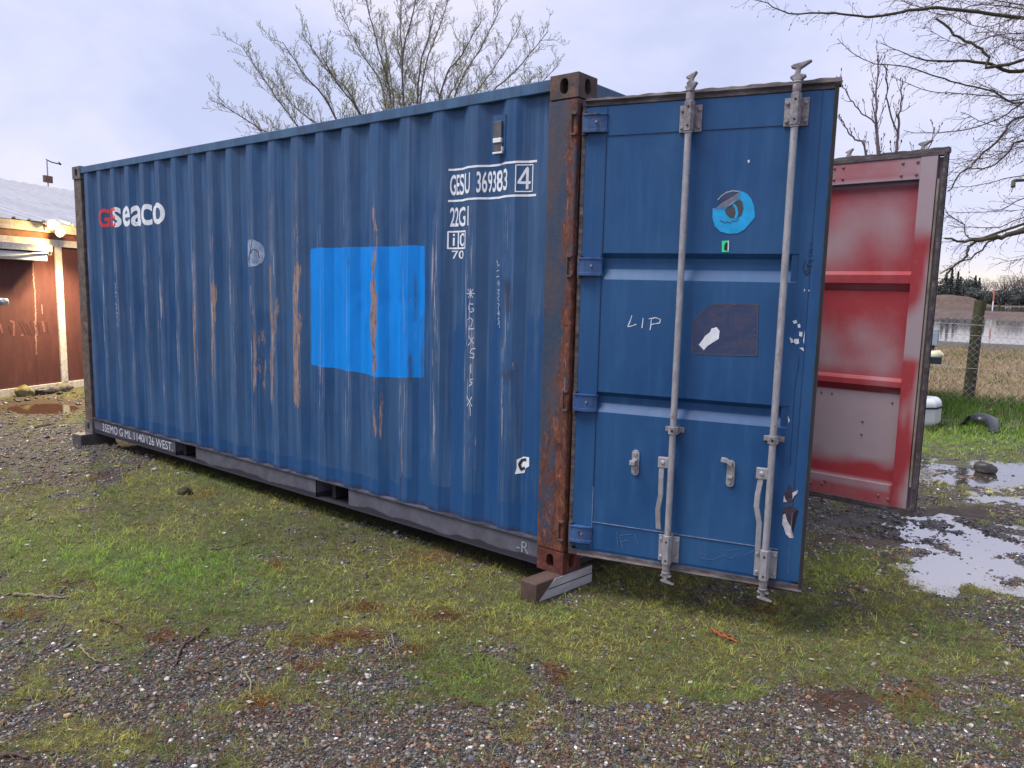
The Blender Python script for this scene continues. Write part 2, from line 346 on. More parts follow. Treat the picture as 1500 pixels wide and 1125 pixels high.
def wall_mesh(sign=1, ybase=0., name='side_wall', mat=M_WALL, paint=True):
    xs = []
    for a, b in zip(BX[:-1], BX[1:]):
        k = max(1, int(math.ceil((b-a)/.0145))); xs += list(np.linspace(a, b, k, endpoint=False))
    xs.append(BX[-1]); xs = np.array(xs); zs = np.linspace(.158, 2.53, 165)
    if not paint: xs = BX; zs = np.array([.158, 2.53])
    X, Z = np.meshgrid(xs, zs, indexing='ij'); Y = yprof(X)
    if paint:   # shallow dents and buckles
        Y = Y+dent(X, Z)
    Yb = ybase+sign*Y; V = np.stack([X, Yb, Z], -1).reshape(-1, 3); nx, nz_ = len(xs), len(zs)
    i = np.arange(nx-1)[:, None]*nz_+np.arange(nz_-1)[None]; i = i.ravel()
    F = np.stack([i, i+nz_, i+nz_+1, i+1], 1)
    cols = None
    if paint:
        x, z = X.ravel(), Z.ravel(); m = np.zeros((len(x), 3)); k = np.zeros((len(x), 3))
        ph = (x-X0) % PITCH; idx = np.floor((x-X0)/PITCH).astype(int)
        crest = np.exp(-((ph-.02)/.035)**2)+np.exp(-((ph-PITCH)/.012)**2)
        # scrapes: reference column, top row, bottom row, strength, half width
        for px, p0, p1, s, hw in [(549, 290, 650, .80, .020), (546, 400, 520, .95, .035), (434, 200, 470, .62, .030), (433, 380, 605, 1.05, .040), (397, 250, 430, .55, .022), (396, 380, 600, 1.05, .042), (405, 425, 470, .8, .03),
              (378, 470, 560, .62, .05), (370, 440, 520, .7, .03), (334, 380, 470, .6, .015), (311, 260, 430, .6, .02), (311, 400, 560, .95, .028), (318, 425, 450, .8, .03), (284, 400, 600, .78, .025), (253, 300, 500, .35, .018), (228, 430, 560, .55, .02),
              (151, 400, 425, .75, .02), (605, 475, 502, .9, .018), (689, 415, 470, .60, .022), (691, 480, 600, .55, .022), (586, 640, 720, .72, .016), (632, 680, 705, .6, .02), (692, 690, 730, .6, .015), (752, 500, 560, .55, .03), (404, 440, 500, .95, .022), (440, 450, 500, 1., .030), (428, 480, 600, .9, .025), (391, 500, 590, .95, .024), (372, 480, 580, .9, .020), (383, 510, 580, .85, .018), (314, 410, 480, 1., .022), (308, 480, 590, .8, .016), (285, 440, 560, .95, .022), (557, 560, 650, .85, .016), (600, 400, 470, .55, .012), (335, 300, 600, .55, .012), (465, 400, 620, .50, .012), (257, 430, 600, .5, .012), (549, 360, 560, 1., .018), (696, 560, 720, .6, .014), (640, 420, 660, .55, .010),
              (746, 410, 460, .62, .035), (509, 345, 360, .75, .012), (508, 570, 600, .7, .014), (632, 480, 640, .5, .018), (186, 470, 560, .45, .015), (205, 480, 560, .35, .015), (192, 600, 640, .3, .02), (466, 470, 500, .55, .02)]:
            a = ony(px, p0, .01); b = ony(px, p1, .01); xc = np.interp(z, [b[2], a[2]], [b[0], a[0]])+.030*(vn(z*0+px, z, 1, 5)-.5); w2_ = hw*(.35+1.5*vn(z*0+px*.37, z, 4, 7))
            g = s*np.exp(-((x-xc)/w2_)**2*.9)*ss(b[2]-.05, b[2]+.1, z)*(1-ss(a[2]-.1, a[2]+.05, z)); m[:, 0] = np.maximum(m[:, 0], g)
        # rectangle edge as a distance ramp
        l, r_, t, bt = -2.29, -1.137, 1.766, np.interp(x, [-2.29, -1.9, -1.55, -1.137], [.958, .955, .935, .968])
        d = np.minimum(np.minimum(x-l, r_-x), np.minimum(t-z, z-bt))+.006*(vn(x, z, 1, 14)-.5)
        m[:, 1] = np.clip(.5+d/.06, 0, 1)
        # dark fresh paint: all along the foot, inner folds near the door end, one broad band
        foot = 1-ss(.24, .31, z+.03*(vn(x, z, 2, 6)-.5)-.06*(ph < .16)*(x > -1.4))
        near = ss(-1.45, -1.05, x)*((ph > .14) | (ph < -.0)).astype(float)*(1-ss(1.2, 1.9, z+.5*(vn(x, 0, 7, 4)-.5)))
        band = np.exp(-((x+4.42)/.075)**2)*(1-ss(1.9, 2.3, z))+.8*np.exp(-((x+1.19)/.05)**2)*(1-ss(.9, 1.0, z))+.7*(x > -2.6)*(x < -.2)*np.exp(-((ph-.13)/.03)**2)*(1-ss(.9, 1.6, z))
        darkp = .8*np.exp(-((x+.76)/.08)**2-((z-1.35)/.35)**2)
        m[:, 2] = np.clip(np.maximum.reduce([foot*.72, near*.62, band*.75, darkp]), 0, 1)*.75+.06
        k[:, 0] = np.clip(crest, 0, 1)*(.35+.65*(x < -2.5))*(1-ss(2.0, 2.5, z)*.4)
        k[:, 1] = np.clip(crest, 0, 1)*ss(.3, .9, z)*(1-ss(1.5, 2.2, z))
        for px, p0, p1, s, hw in [(742, 412, 460, .9, .03), (744, 540, 560, 1., .03), (740, 545, 552, .9, .04), (612, 465, 560, .6, .02), (605, 400, 470, .7, .012), (600, 520, 560, .8, .015), (586, 650, 720, .5, .012), (511, 378, 390, .6, .01), (395, 500, 560, .7, .02), (755, 520, 640, .35, .01)]:
            a = ony(px, p0, .01); b = ony(px, p1, .01); xc = np.interp(z, [b[2], a[2]], [b[0], a[0]])
            g = s*np.exp(-((x-xc)/hw)**2)*ss(b[2]-.03, b[2]+.03, z)*(1-ss(a[2]-.03, a[2]+.03, z)); k[:, 2] = np.maximum(k[:, 2], g)
        k[:, 0] *= 1-.8*ss(.45, .6, m[:, 1]); k[:, 1] *= 1-.75*ss(.45, .6, m[:, 1])
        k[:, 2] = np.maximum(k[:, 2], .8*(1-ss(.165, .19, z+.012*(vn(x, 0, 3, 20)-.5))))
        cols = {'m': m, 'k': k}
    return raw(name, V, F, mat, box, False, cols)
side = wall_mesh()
wall_mesh(-1, CW, 'rear_side_wall', M_PAINT, False)
wb = MB(); wb.box(-6.03, -6.00, .05, CW-.05, .13, 2.5); wb.build('end_wall', M_PAINT, box)
# roof: shallow transverse corrugations between the rails
rb = MB()
for i in range(44):
    x0 = -5.95+i*.133; z = 2.556 if i % 2 else 2.570
    rb.box(x0, x0+.133, .06, CW-.06, z-.004, z)
    if i: rb.box(x0-.001, x0+.001, .06, CW-.06, 2.553, 2.569)
rb.build('roof', M_RTOP, box)
MB().box(-5.9, -.05, .06, CW-.06, .130, .156).build('floor', M_FLOOR, box)
fb = MB()
for i in range(19): fb.box(-5.7+i*.3, -5.66+i*.3, .07, CW-.07, .03, .128)
fb.build('underframe', M_DARK, box)
# rails
for y0, y1, s in ((.0, .06, 1), (CW-.06, CW, -1)):
    t = MB().box(-CL+.17, -.17, y0+.004*(s > 0), y1-.004*(s < 0), 2.520, 2.580, 60, 1, 1)
    t.build('top_rail', M_RTOP, box, .004)
PK = [(-3.029-1.025-.185, -3.029-1.025+.165), (-3.029+1.025-.215, -3.029+1.025+.155)]
for s, yb in ((1, 0.), (-1, CW)):
    q = MB(); ya, yc = yb+s*.018, yb+s*.026
    xs = [-CL+.175]+[v for p in PK for v in p]+[-.175]
    for i in range(0, len(xs), 2):
        q.box(xs[i], xs[i+1], ya, yc, .018, .150, 24)
    q.box(xs[0], xs[-1], yb+s*.006, yb+s*.060, .150, .158, 60)                  # top flange
    q.box(xs[0], xs[-1], yb+s*.010, yb+s*.060, .012, .018, 60)                  # bottom flange
    for a, b in PK:
        q.box(a-.012, a, yb+s*.020, yb+s*.5, .018, .149); q.box(b, b+.012, yb+s*.020, yb+s*.5, .018, .149); q.box(a, b, yb+s*.02, yb+s*.5, .0125, .0175)
    q.build('bottom_rail', M_RBOT, box)
for a, b in PK: MB().box(a-.03, b+.03, .52, CW-.52, .02, .148).build('forklift_pocket', M_DARK, box)
# corner posts and castings
def post(x0, x1, y0, y1, mat, bev=.012):
    MB().box(x0, x1, y0, y1, .118, CH-.118, 1, 1, 40).build('corner_post', mat, box, bev, 3)
post(-.19, -.004, .004, .09, M_POST); post(-.19, -.004, CW-.09, CW-.004, M_POST)
post(-CL+.006, -CL+.165, .008, .075, M_POSTF, .006); post(-CL+.006, -CL+.165, CW-.075, CW-.008, M_POSTF, .006)
def casting(x, y, z, sx, sy, mat):
    """casting with stadium holes in its outer side and end; x,y the outer corner, sx, sy point inwards"""
    q = MB(); W_, D_, H_ = .178, .162, .118
    def face(cx, hw, hh, org, ax, inn, hr, hz, zc):
        K = 32; ang = [2*math.pi*i/K for i in range(K)]
        ang = sorted(set(ang+[math.atan2(sz*hh, sx_*hw) % (2*math.pi) for sz in (1, -1) for sx_ in (1, -1)]))
        o, h = [], []
        for a in ang:
            c, s_ = math.cos(a), math.sin(a); k = min(hw/abs(c) if abs(c) > 1e-9 else 9, hh/abs(s_) if abs(s_) > 1e-9 else 9); o.append((c*k, s_*k))
            # stadium boundary
            straight = hz-hr
            k2 = hr/abs(c) if abs(c) > 1e-9 else 99
            if abs(s_*k2) > straight or k2 == 99:
                b = abs(s_)*straight; k2 = b+math.sqrt(max(0, b*b-straight*straight+hr*hr))
            h.append((c*k2, s_*k2))
        n = len(ang); P = lambda a, b, d: org+ax*(cx+a)+np.array([0, 0, zc+b])+inn*d
        V = [P(a, b, 0) for a, b in o]+[P(a, b, 0) for a, b in h]+[P(a*.93, b*.95, .012) for a, b in h]+[P(a*.93, b*.95, .055) for a, b in h]
        F = []
        for r in range(3):
            F += [(r*n+i, r*n+(i+1) % n, (r+1)*n+(i+1) % n, (r+1)*n+i) for i in range(n)]
        F.append(tuple(range(3*n, 4*n)))
        q.add(V, F)
    org = np.array([x, y, z]); X = np.array([sx, 0, 0.]); Y = np.array([0, sy, 0.])
    face(W_/2, W_/2, H_/2, org, X, Y, .0255, .0395, H_/2); face(D_/2, D_/2, H_/2, org, Y, X, .0255, .0395, H_/2)
    V = [org+X*a+Y*b+np.array([0, 0, c]) for a in (0, W_) for b in (0, D_) for c in (0, H_)]
    q.add(V, [(0, 4, 6, 2), (1, 3, 7, 5), (4, 5, 7, 6), (2, 6, 7, 3)])
    q.build('corner_casting', mat, box, .006, 3)
for x, sx, y, sy in ((0, -1, 0, 1), (0, -1, CW, -1), (-CL, 1, 0, 1), (-CL, 1, CW, -1)):
    casting(x, y, 0, sx, sy, M_CAST_B if x == 0 else M_CAST_F); casting(x, y, CH-.118, sx, sy, M_CAST_T if x == 0 else M_CAST_F)
for z in (2.342, 1.640, .944, .240):
    for yb, s in ((.004, 1), (CW-.004, -1)):
        lg = MB(); lg.box(-.034, -.003, yb-s*.012, yb+s*.004, z-.056, z-.044); lg.box(-.034, -.003, yb-s*.012, yb+s*.004, z+.044, z+.056); lg.box(-.037, -.030, yb-s*.010, yb+s*.004, z-.056, z+.056)
        lg.build('hinge_lug', M_CAST_T, box, .002)
MB().box(-.10, -.012, .165, CW-.165, 2.435, 2.572, 1, 12, 1).build('door_header', M_RTOP, box, .006)
MB().box(-.12, -.006, .165, CW-.165, .012, .150, 1, 12, 1).build('door_sill', M_RBOT, box, .004)
# vent cover on the wall, hanging open
v = MB(); a = ony(731, 173, 0); vx = -.525; ly = .010
v.box(vx-.045, vx+.045, ly-.005, ly-.002, 2.235, 2.445)
v.build('vent_plate', M_PAINT, box)
def m_vent():
    m = Mat('vent_grey_plastic', .7); m.col(m.ramp(m.noise(30, 5), (.3, (.06, .06, .07)), (.7, (.12, .115, .12)))); return m.m
v = MB(); v.box(vx-.030, vx+.026, ly-.018, ly-.0055, 2.318, 2.412); v.box(vx-.030, vx+.030, ly-.016, ly-.0055, 2.250, 2.300)
vo = v.build('vent_cover', m_vent(), box, .004)
v = MB(); v.box(vx-.031, vx+.027, ly-.022, ly-.0055, 2.298, 2.322); v.box(vx-.034, vx+.034, ly-.020, ly-.0055, 2.240, 2.250); v.box(vx+.030, vx+.036, ly-.020, ly-.0055, 2.250, 2.275); v.build('vent_rim', M_WHITE, vo, .002)

# ---------------------------------------------------------------- lettering and chalk
def text_mesh(s, bold=.0):
    c = bpy.data.curves.new('t', 'FONT'); c.body = s; c.size = 1; c.offset = bold; c.resolution_u = 5
    o = bpy.data.objects.new('t', c); COL.objects.link(o); bpy.context.view_layer.update()
    me = bpy.data.meshes.new_from_object(o.evaluated_get(bpy.context.evaluated_depsgraph_get())); bpy.data.objects.remove(o)
    return me
def lettering(s, x0, x1, z0, z1, mat, parent, surf, name='lettering', bold=.0, lift=.0015, skip=0.):
    """stencil the word between x0..x1, z0..z1 and lay it on surface surf(x)->y"""
    me = text_mesh(s, bold); bm = bmesh.new(); bm.from_mesh(me)
    xs = [v.co.x for v in bm.verts]; ys = [v.co.y for v in bm.verts]; ax, bx, ay, by = min(xs), max(xs), min(ys), max(ys)
    for v in bm.verts:
        v.co = Vector((x0+(v.co.x-ax)/(bx-ax)*(x1-x0), 0, z0+(v.co.y-ay)/(by-ay)*(z1-z0)))
    if skip:      # the sign writer's letters sit on the crests and skip the folds turned away
        gx_ = np.linspace(x0, x1, 900); ph_ = (gx_-X0) % PITCH; wt = np.where((ph_ > .195), 1-skip, 1.); cw = np.concatenate([[0], np.cumsum(wt[:-1])]); cw = x0+cw/cw[-1]*(x1-x0)
        for i_ in range(1, 60): bmesh.ops.bisect_plane(bm, geom=bm.verts[:]+bm.edges[:]+bm.faces[:], plane_co=(x0+(x1-x0)*i_/60, 0, 0), plane_no=(1, 0, 0))
        for v in bm.verts: v.co.x = float(np.interp(v.co.x, cw, gx_))
    if surf is yprof:
        for b in BX:
            if x0 < b < x1:
                bmesh.ops.bisect_plane(bm, geom=bm.verts[:]+bm.edges[:]+bm.faces[:], plane_co=(b, 0, 0), plane_no=(1, 0, 0))
    for v in bm.verts: v.co.y = sval(surf, v.co.x, v.co.z)-lift
    bmesh.ops.recalc_face_normals(bm, faces=bm.faces)
    me2 = bpy.data.meshes.new(name); bm.to_mesh(me2); bm.free(); me2.materials.append(mat)
    o = bpy.data.objects.new(name, me2); COL.objects.link(o); o.parent = parent; return o
def strokes(lines, wd, mat, parent, surf, name='chalk_writing', lift=.0015, jit=.0):
    """thin ribbons following the pen strokes [(x,z),...] laid on the surface"""
    V, F = [], []; rs = np.random.RandomState(3)
    for ln in lines:
        p = np.array(ln, float); q = [p[0]]
        for a, b in zip(p[:-1], p[1:]):
            k = max(1, int(np.hypot(*(b-a))/.008)); q += [a+(b-a)*(i+1)/k for i in range(k)]
        q = np.array(q); q += rs.randn(*q.shape)*jit
        t = np.gradient(q, axis=0) if len(q) > 1 else np.array([[1, 0]]); t /= np.linalg.norm(t, axis=1)[:, None]+1e-9
        nn = np.stack([-t[:, 1], t[:, 0]], 1); wv = wd*((.6+.6*rs.rand(len(q))) if jit else np.full(len(q), .95))[:, None]/2
        b0 = len(V)
        for c, d in zip(q+nn*wv, q-nn*wv):
            for e in (c, d): V.append((e[0], sval(surf, e[0], e[1])-lift, e[1]))
        F += [(b0+2*i, b0+2*i+1, b0+2*i+3, b0+2*i+2) for i in range(len(q)-1)]
    return MB().add(V, F).build(name, mat, parent)
W2 = yprof
def boxl(x0, x1, z0, z1): return [(x0, z0), (x1, z0), (x1, z1), (x0, z1), (x0, z0-.003)]
lettering('GESU', -.921, -.742, 2.046, 2.162, M_WHITE, side, W2, bold=.014, skip=.55)
lettering('369383', -.690, -.462, 2.046, 2.162, M_WHITE, side, W2, bold=.014, skip=.55)
strokes([[(-.345, 2.048), (-.345, 2.160), (-.390, 2.082), (-.326, 2.082)]], .014, M_WHITE, side, W2, 'lettering')
strokes([[(-.931, 2.190), (-.285, 2.190)], [(-.931, 2.015), (-.285, 2.015)]], .012, M_WHITE, side, W2, 'lettering_line')
strokes([boxl(-.404, -.312, 2.036, 2.174)], .006, M_WHITE, side, W2, 'lettering_box')
lettering('22G1', -.918, -.748, 1.868, 1.978, M_WHITE, side, W2, bold=.014, skip=.5)
strokes([boxl(-.928, -.782, 1.745, 1.840), [(-.856, 1.745), (-.856, 1.840)]], .010, M_WHITE, side, W2, 'lettering_box')
strokes([[(-.893, 1.760), (-.893, 1.806)], [(-.893, 1.816), (-.893, 1.828)]], .015, M_WHITE, side, W2, 'lettering'); strokes([[(-.796, 1.812), (-.806, 1.824), (-.826, 1.824), (-.838, 1.810), (-.838, 1.776), (-.826, 1.762), (-.806, 1.762), (-.796, 1.774)]], .012, M_WHITE, side, W2, 'lettering')
lettering('70', -.905, -.800, 1.685, 1.732, M_WHITE, side, W2, bold=.004)
M_LRED = simple('red_logo_paint', (.62, .035, .035), .5, 0, .15, 30, .05).m
lettering('GE', -5.53, -5.19, 2.003, 2.172, M_LRED, side, W2, bold=.025, skip=.75)
lettering('seaco', -5.24, -4.30, 1.995, 2.175, M_WHITE, side, W2, bold=.018, skip=.75)
# chalk handwriting down the wall
def ch(px, py): p = ony(px, py, .012); return (p[0], p[2])
def glyph(pts, cx, cy, sx, sy): return [ch(cx+a*sx, cy+b*sy) for a, b in pts]
star = [[(-1, 0), (1, 0)], [(-.6, -.9), (.6, .9)], [(.6, -.9), (-.6, .9)], [(0, -1), (0, 1)]]
lines = [glyph(q, 690, 430, 6, 7) for q in star]+[glyph([(.6, -.8), (-.5, -.9), (-.8, 0), (-.2, .7), (.7, .4), (.6, 0), (.1, .1)], 691, 452, 5, 8),
  glyph([(-.9, -.6), (-.2, -1), (.6, -.5), (.1, .3), (-.8, .9), (.9, .8)], 690, 474, 5, 9), glyph([(-.7, -.9), (.8, .8)], 690, 498, 5, 7), glyph([(.8, -.8), (-.8, .9)], 690, 500, 5, 7),
  glyph([(.8, -.8), (-.3, -.7), (-.6, 0), (.5, .2), (.4, .9), (-.7, .8)], 692, 517, 5, 8), glyph([(0, -1), (0, 1)], 690, 540, 4, 7),
  glyph([(.8, -.8), (-.4, -.6), (.5, .3), (-.6, .9)], 690, 560, 4, 6)]+[glyph(q, 688, 588, 6, 8) for q in star[1:3]]+[glyph([(.6, 0), (.9, 2.2)], 686, 592, 4, 8)]
strokes(lines, .006, M_CHALK, side, W2, jit=.0008)
lines = []
for i, (a, q) in enumerate([(386, [(-.5, -1), (0, .8), (.8, .3)]), (398, [(-.6, -.2), (.6, -.5)]), (404, [(-.6, .3), (.6, 0)]), (415, [(.5, -.8), (-.5, -.3), (.1, .6), (.6, -.5), (.4, 1)]), (427, [(-.6, -.4), (.6, -.6), (-.4, .8), (.7, .6)]),
      (437, [(.6, -.8), (-.5, 0), (.5, .8)]), (447, [(-.5, -.5), (.6, -.3), (-.2, .9)]), (455, [(-.2, -.9), (0, .8), (.7, .2)]), (462, [(-.7, -.6), (.6, -.3), (-.4, .8), (.6, .9)]), (471, [(-.5, -.8), (.5, .2), (-.6, .9)]), (476, [(.1, -.7), (.5, .9)])]):
    lines.append(glyph(q, 725+i*.3, a, 4.5, 5))
strokes(lines, .0042, M_CHALK, side, W2, jit=.0008)
strokes([[ch(168+i*.3+((i*7) % 5-2)*.8, 408+i*6), ch(169+i*.3+((i*3) % 5-2)*.8, 412+i*6)] for i in range(12)], .007, M_CHALK, side, W2, jit=.001)
# chalk note on the bottom rail
RY = lambda x: .016
def rw(u, v): return (-5.66+u*1.42, .045+v*.085)
txt = "35EMO G ML 1140/126 WEST."
lettering(txt, -5.68, -4.28, .050, .125, M_CHALK, box, RY, 'chalk_writing')
lettering("-R", -.34, -.25, .055, .120, simple('faint_chalk', (.22, .23, .27), .9).m, box, RY, 'chalk_writing')
# half torn oval label and small torn label on the wall
M_LAB = simple('faded_label_film', (.22, .29, .42), .35, 0, .45, 25).m
def outline_patch(pts, surf, mat, parent, name, lift=.002, label=None):
    bm = bmesh.new(); bm.faces.new([bm.verts.new((p[0], 0, p[1])) for p in pts]); bmesh.ops.triangulate(bm, faces=bm.faces[:])
    if surf is yprof:
        for b in BX: bmesh.ops.bisect_plane(bm, geom=bm.verts[:]+bm.edges[:]+bm.faces[:], plane_co=(b, 0, 0), plane_no=(1, 0, 0))
    for v in bm.verts: v.co.y = sval(surf, v.co.x, v.co.z)-lift
    me = bpy.data.meshes.new(name); bm.to_mesh(me); bm.free(); me.materials.append(mat)
    o = bpy.data.objects.new(name, me); COL.objects.link(o); o.parent = parent
    if label: o['label'] = label
    return o
outline_patch([ch(*q) for q in [(362, 354), (366, 351), (372, 351), (378, 356), (382, 364), (383, 374), (380, 384), (374, 390), (366, 391), (362, 388), (361, 372)]], W2, M_LAB, side, 'label_remnant')
strokes([[ch(370, 352), ch(368, 365), ch(365, 380), ch(367, 390)], [ch(367, 372), ch(371, 365), ch(376, 368), ch(377, 378)]], .006, M_DARK, side, W2, 'label_print', lift=.003)
outline_patch([ch(*q) for q in [(754, 674), (762, 670), (770, 671), (768, 676), (770, 684), (764, 688), (763, 694), (752, 695), (754, 686)]], W2, M_WHITE, side, 'label_remnant')
strokes([[ch(766, 674), ch(760, 675), ch(757, 681), ch(759, 689), ch(764, 686)]], .016, M_DARK, side, W2, 'label_print', lift=.004)
# ================================================================ DOORS
DA, DB = .2593, -.0543
def door(flip, name, mat, label):
    """local frame: x from hinge to free edge, outer face at y=0, inner side y=+.05 (flip: mirrored)"""
    S = -1. if flip else 1.
    Y = lambda wv: -S*wv          # wv: distance outwards from the outer face
    # panel sheet with two pressed-in ribs
    prof = [(.165, 0), (.900, 0), (.945, -.030), (.982, -.030), (1.005, 0), (1.578, 0), (1.630, -.030), (1.684, -.030), (1.709, 0), (2.420, 0)]
    zs = np.unique(np.round(np.concatenate([np.linspace(.165, 2.42, 110), [p[0] for p in prof]]), 5)); us = np.unique(np.round(np.concatenate([np.linspace(.020, 1.1905, 70), [.128, .136, 1.080, 1.088]]), 5))
    Z, U = np.meshgrid(zs, us); d = np.interp(Z, [p[0] for p in prof], [p[1] for p in prof])
    side_ = np.clip((U-.128)/.008, 0, 1)*np.clip((1.088-U)/.008, 0, 1); d = d*side_+.0025*(fbm(U, Z, 4, 4., 3)-.5)*side_
    def sheet(off):
        return np.stack([U.ravel(), np.array([Y(v+off) for v in d.ravel()]), Z.ravel()], 1)
    nz_ = len(zs); nu = len(us); i = (np.arange(nu-1)[:, None]*nz_+np.arange(nz_-1)[None]).ravel()
    # meshgrid(Z,U): rows are us
    F = np.stack([i, i+nz_, i+nz_+1, i+1], 1); V = np.concatenate([sheet(0), sheet(-.0035)]); F2 = np.concatenate([F, F+nu*nz_])
    o = raw(name, V, F2, mat, box, False, None)
    if label: o['label'] = label
    cs = ('frame_bar', [(1.055, 1.155, -.050, -.004, .127, 2.442), (.045, .125, -.050, -.004, .127, 2.442), (.125, 1.055, -.046, -.004, 2.287, 2.442), (.125, 1.055, -.046, -.004, .127, .287)])
    fr = []
    for (a, b, c, e, z0, z1) in cs[1]:
        fr.append(MB().box(a, b, Y(c), Y(e), z0, z1, max(1, int((b-a)/.03)), 1, max(1, int((z1-z0)/.03))).build('frame_bar', mat, o, .003))
    # inner ribs read as boxes on the inside (pressed sheet already protrudes)
    # perimeter seal
    g = MB()
    for (u0, u1, z0, z1) in ((.004, 1.200, 2.424, 2.452), (.004, 1.200, .118, .150)): g.box(u0, u1, Y(-.052), Y(.0035), z0, z1, 50, 1, 1)
    g.box(1.188, 1.203, Y(-.052), Y(.002), .12, 2.45, 1, 1, 60); g.box(.004, .026, Y(-.052), Y(.002), .15, 2.424, 1, 1, 60)
    g.build('door_seal', M_GASK, o, .003)
    l = MB()     # lips of the seal, flaring to the corners
    def lip(u0, u1, z0, z1, dz):
        n = 40; V = []
        for k in range(n+1):
            u = u0+(u1-u0)*k/n; j = .0022*math.sin(k*1.9)+.0015*math.sin(k*.7)
            V += [(u, Y(.004), z0), (u, Y(.013), (z0+z1)/2), (u, Y(.002), z1+dz*k/n+j), (u, Y(-.050), z1+dz*k/n+j), (u, Y(-.050), z0)]
        F = [(5*k+a, 5*k+5+a, 5*k+5+(a+1) % 5, 5*k+(a+1) % 5) for k in range(n) for a in range(5)]+[(0, 1, 2, 3, 4), (5*n+4, 5*n+3, 5*n+2, 5*n+1, 5*n)]
        l.add(V, F)
    lip(.02, 1.212, 2.440, 2.462, .010); l.build('seal_lip', M_GASK, o)
    l = MB(); lip(.06, 1.206, .130, .114, -.004); l.build('seal_lip', M_GASK, o)
    q = MB()
    for u in (1.190,): q.box(u, u+.016, Y(.0022), Y(.0045), .13, 2.44, 1, 1, 30)
    q.build('seal_strip', M_DARK, o)
    # weld lines of the frame on the outer side
    q = MB(); q.box(.1335, .1365, Y(0), Y(.0035), .165, 2.42, 1, 1, 20); q.box(.136, 1.088, Y(0), Y(.0035), 2.279, 2.2815, 20); q.box(.136, 1.088, Y(0), Y(.004), .309, .3125, 20); q.box(1.138, 1.1395, Y(0), Y(.002), .2, 2.42, 1, 1, 20)
    q.build('weld_seam', M_SEAM, o)
    # hinges
    for z in (2.342, 1.640, .944, .240):
        h = MB(); k = 10
        pr = [(.004, .006), (.020, .026), (.050, .030), (.085, .028), (.112, .020), (.138, .006), (.138, 0), (.004, 0)]
        h.prism(pr, lambda a, b, d_: (a, Y(b), d_), z-.040, z+.040)
        h.prism([(.008, .006), (.022, .033), (.085, .033), (.134, .017), (.144, .004), (.010, .004)], lambda a, b, d_: (a, Y(b), d_), z+.036, z+.044)
        h.prism([(.008, .006), (.022, .033), (.085, .033), (.134, .017), (.144, .004), (.010, .004)], lambda a, b, d_: (a, Y(b), d_), z-.046, z-.030)
        hb = h.build('hinge', M_HINGE, o, .003); hb.location.z = 0
        MB().tube([(.020, Y(.010), z-.055), (.020, Y(.010), z+.055)], .0125, 14).build('hinge_pin', M_CAST_T, o)
        MB().tube([(.088, Y(.025), z+.004), (.088, Y(.032), z+.004)], .006, 10).build('hinge_bolt', M_GRIM, o)
    # locking gear
    for r, u in enumerate((.555, 1.033)):
        rod = MB(); off = .044
        rod.tube([(u, Y(off), .285), (u, Y(off), 2.285)], .0165, 16); rod.tube([(u, Y(off), .262), (u, Y(off), .31)], .019, 16); rod.tube([(u, Y(off), 2.262), (u, Y(off), 2.275)], .0205, 16); rod.tube([(u, Y(off), .300), (u, Y(off), .306)], .0215, 16)
        rod.build('lock_rod', M_GALV, o)
        for zb, zt, tip in ((2.272, 2.395, 1), (.165, .300, -1)):
            b = MB(); b.box(u-.053, u+.053, Y(.001), Y(.010), zb, zt); 
            hexa = [(u-.021, .010), (u-.023, .050), (u-.012, .068), (u+.012, .068), (u+.023, .050), (u+.021, .010)]
            b.prism(hexa, lambda a, c, d_: (a, Y(c), d_), zb-.002, zt+.012)
            for du in (-.040, .040):
                for zz in (zb+.022, zt-.022): b.tube([(u+du, Y(.009), zz), (u+du, Y(.017), zz)], [.0105, .008], 8)
            br = b.build('rod_bracket', M_GRIM if tip > 0 else M_GALV, o, .002)
            hl = MB()
            for zz in (zb+.02, zt-.018): hl.tube([(u, Y(.0675), zz), (u, Y(.0692), zz)], .0055, 10)
            hl.build('bracket_hole', M_DARK, o)
            c = MB(); e = zt+.012 if tip > 0 else zb-.002; s = tip
            c.tube([(u, Y(off), e), (u, Y(off), e+s*.045)], .019, 14); c.tube([(u, Y(off), e+s*.040), (u, Y(off), e+s*.050)], .022, 14)
            z0 = e+s*.050
            tw = .014
            cam_ = [(-.016, 0), (.016, 0), (.038, .018), (.034, .026), (.010, .030), (.010, .050), (.030, .062), (.058, .080), (.052, .086), (-.020, .072), (-.032, .066), (-.030, .058), (-.010, .050), (-.012, .032), (-.030, .022), (-.034, .016)]
            if r == 0 and tip > 0: cam_ = [(-.016, 0), (.016, 0), (.026, .018), (.034, .030), (.012, .036), (.014, .052), (.030, .076), (.026, .080), (-.018, .060), (-.022, .052), (-.004, .046), (-.018, .028), (-.014, .020), (-.026, .010)]
            if tip < 0: cam_ = [(a*.8, b*.62) for a, b in cam_]
            c.prism(cam_, lambda a, b_, d_: (u+a, Y(off+d_), z0+s*b_), -tw, tw)
            c.build('cam_lock', M_GRIM, o, .004)
        zg = .846; gd = MB(); gd.box(u-.048, u+.048, Y(.001), Y(.007), zg-.013, zg+.013)
        gd.prism([(u-.024, .007), (u-.024, .050), (u-.010, .065), (u+.010, .065), (u+.024, .050), (u+.024, .007)], lambda a, c, d_: (a, Y(c), d_), zg-.019, zg+.019); gd.build('rod_guide', M_GRIM, o, .002)
        MB().tube([(u, Y(.0648), zg), (u, Y(.067), zg)], .0065, 10).build('bracket_hole', M_DARK, o)
        # handle: hub block beside the rod and hanging lever
        uh = u-.046; hd = MB(); hd.box(uh-.020, uh+.034, Y(.030), Y(.055), .655, .708)
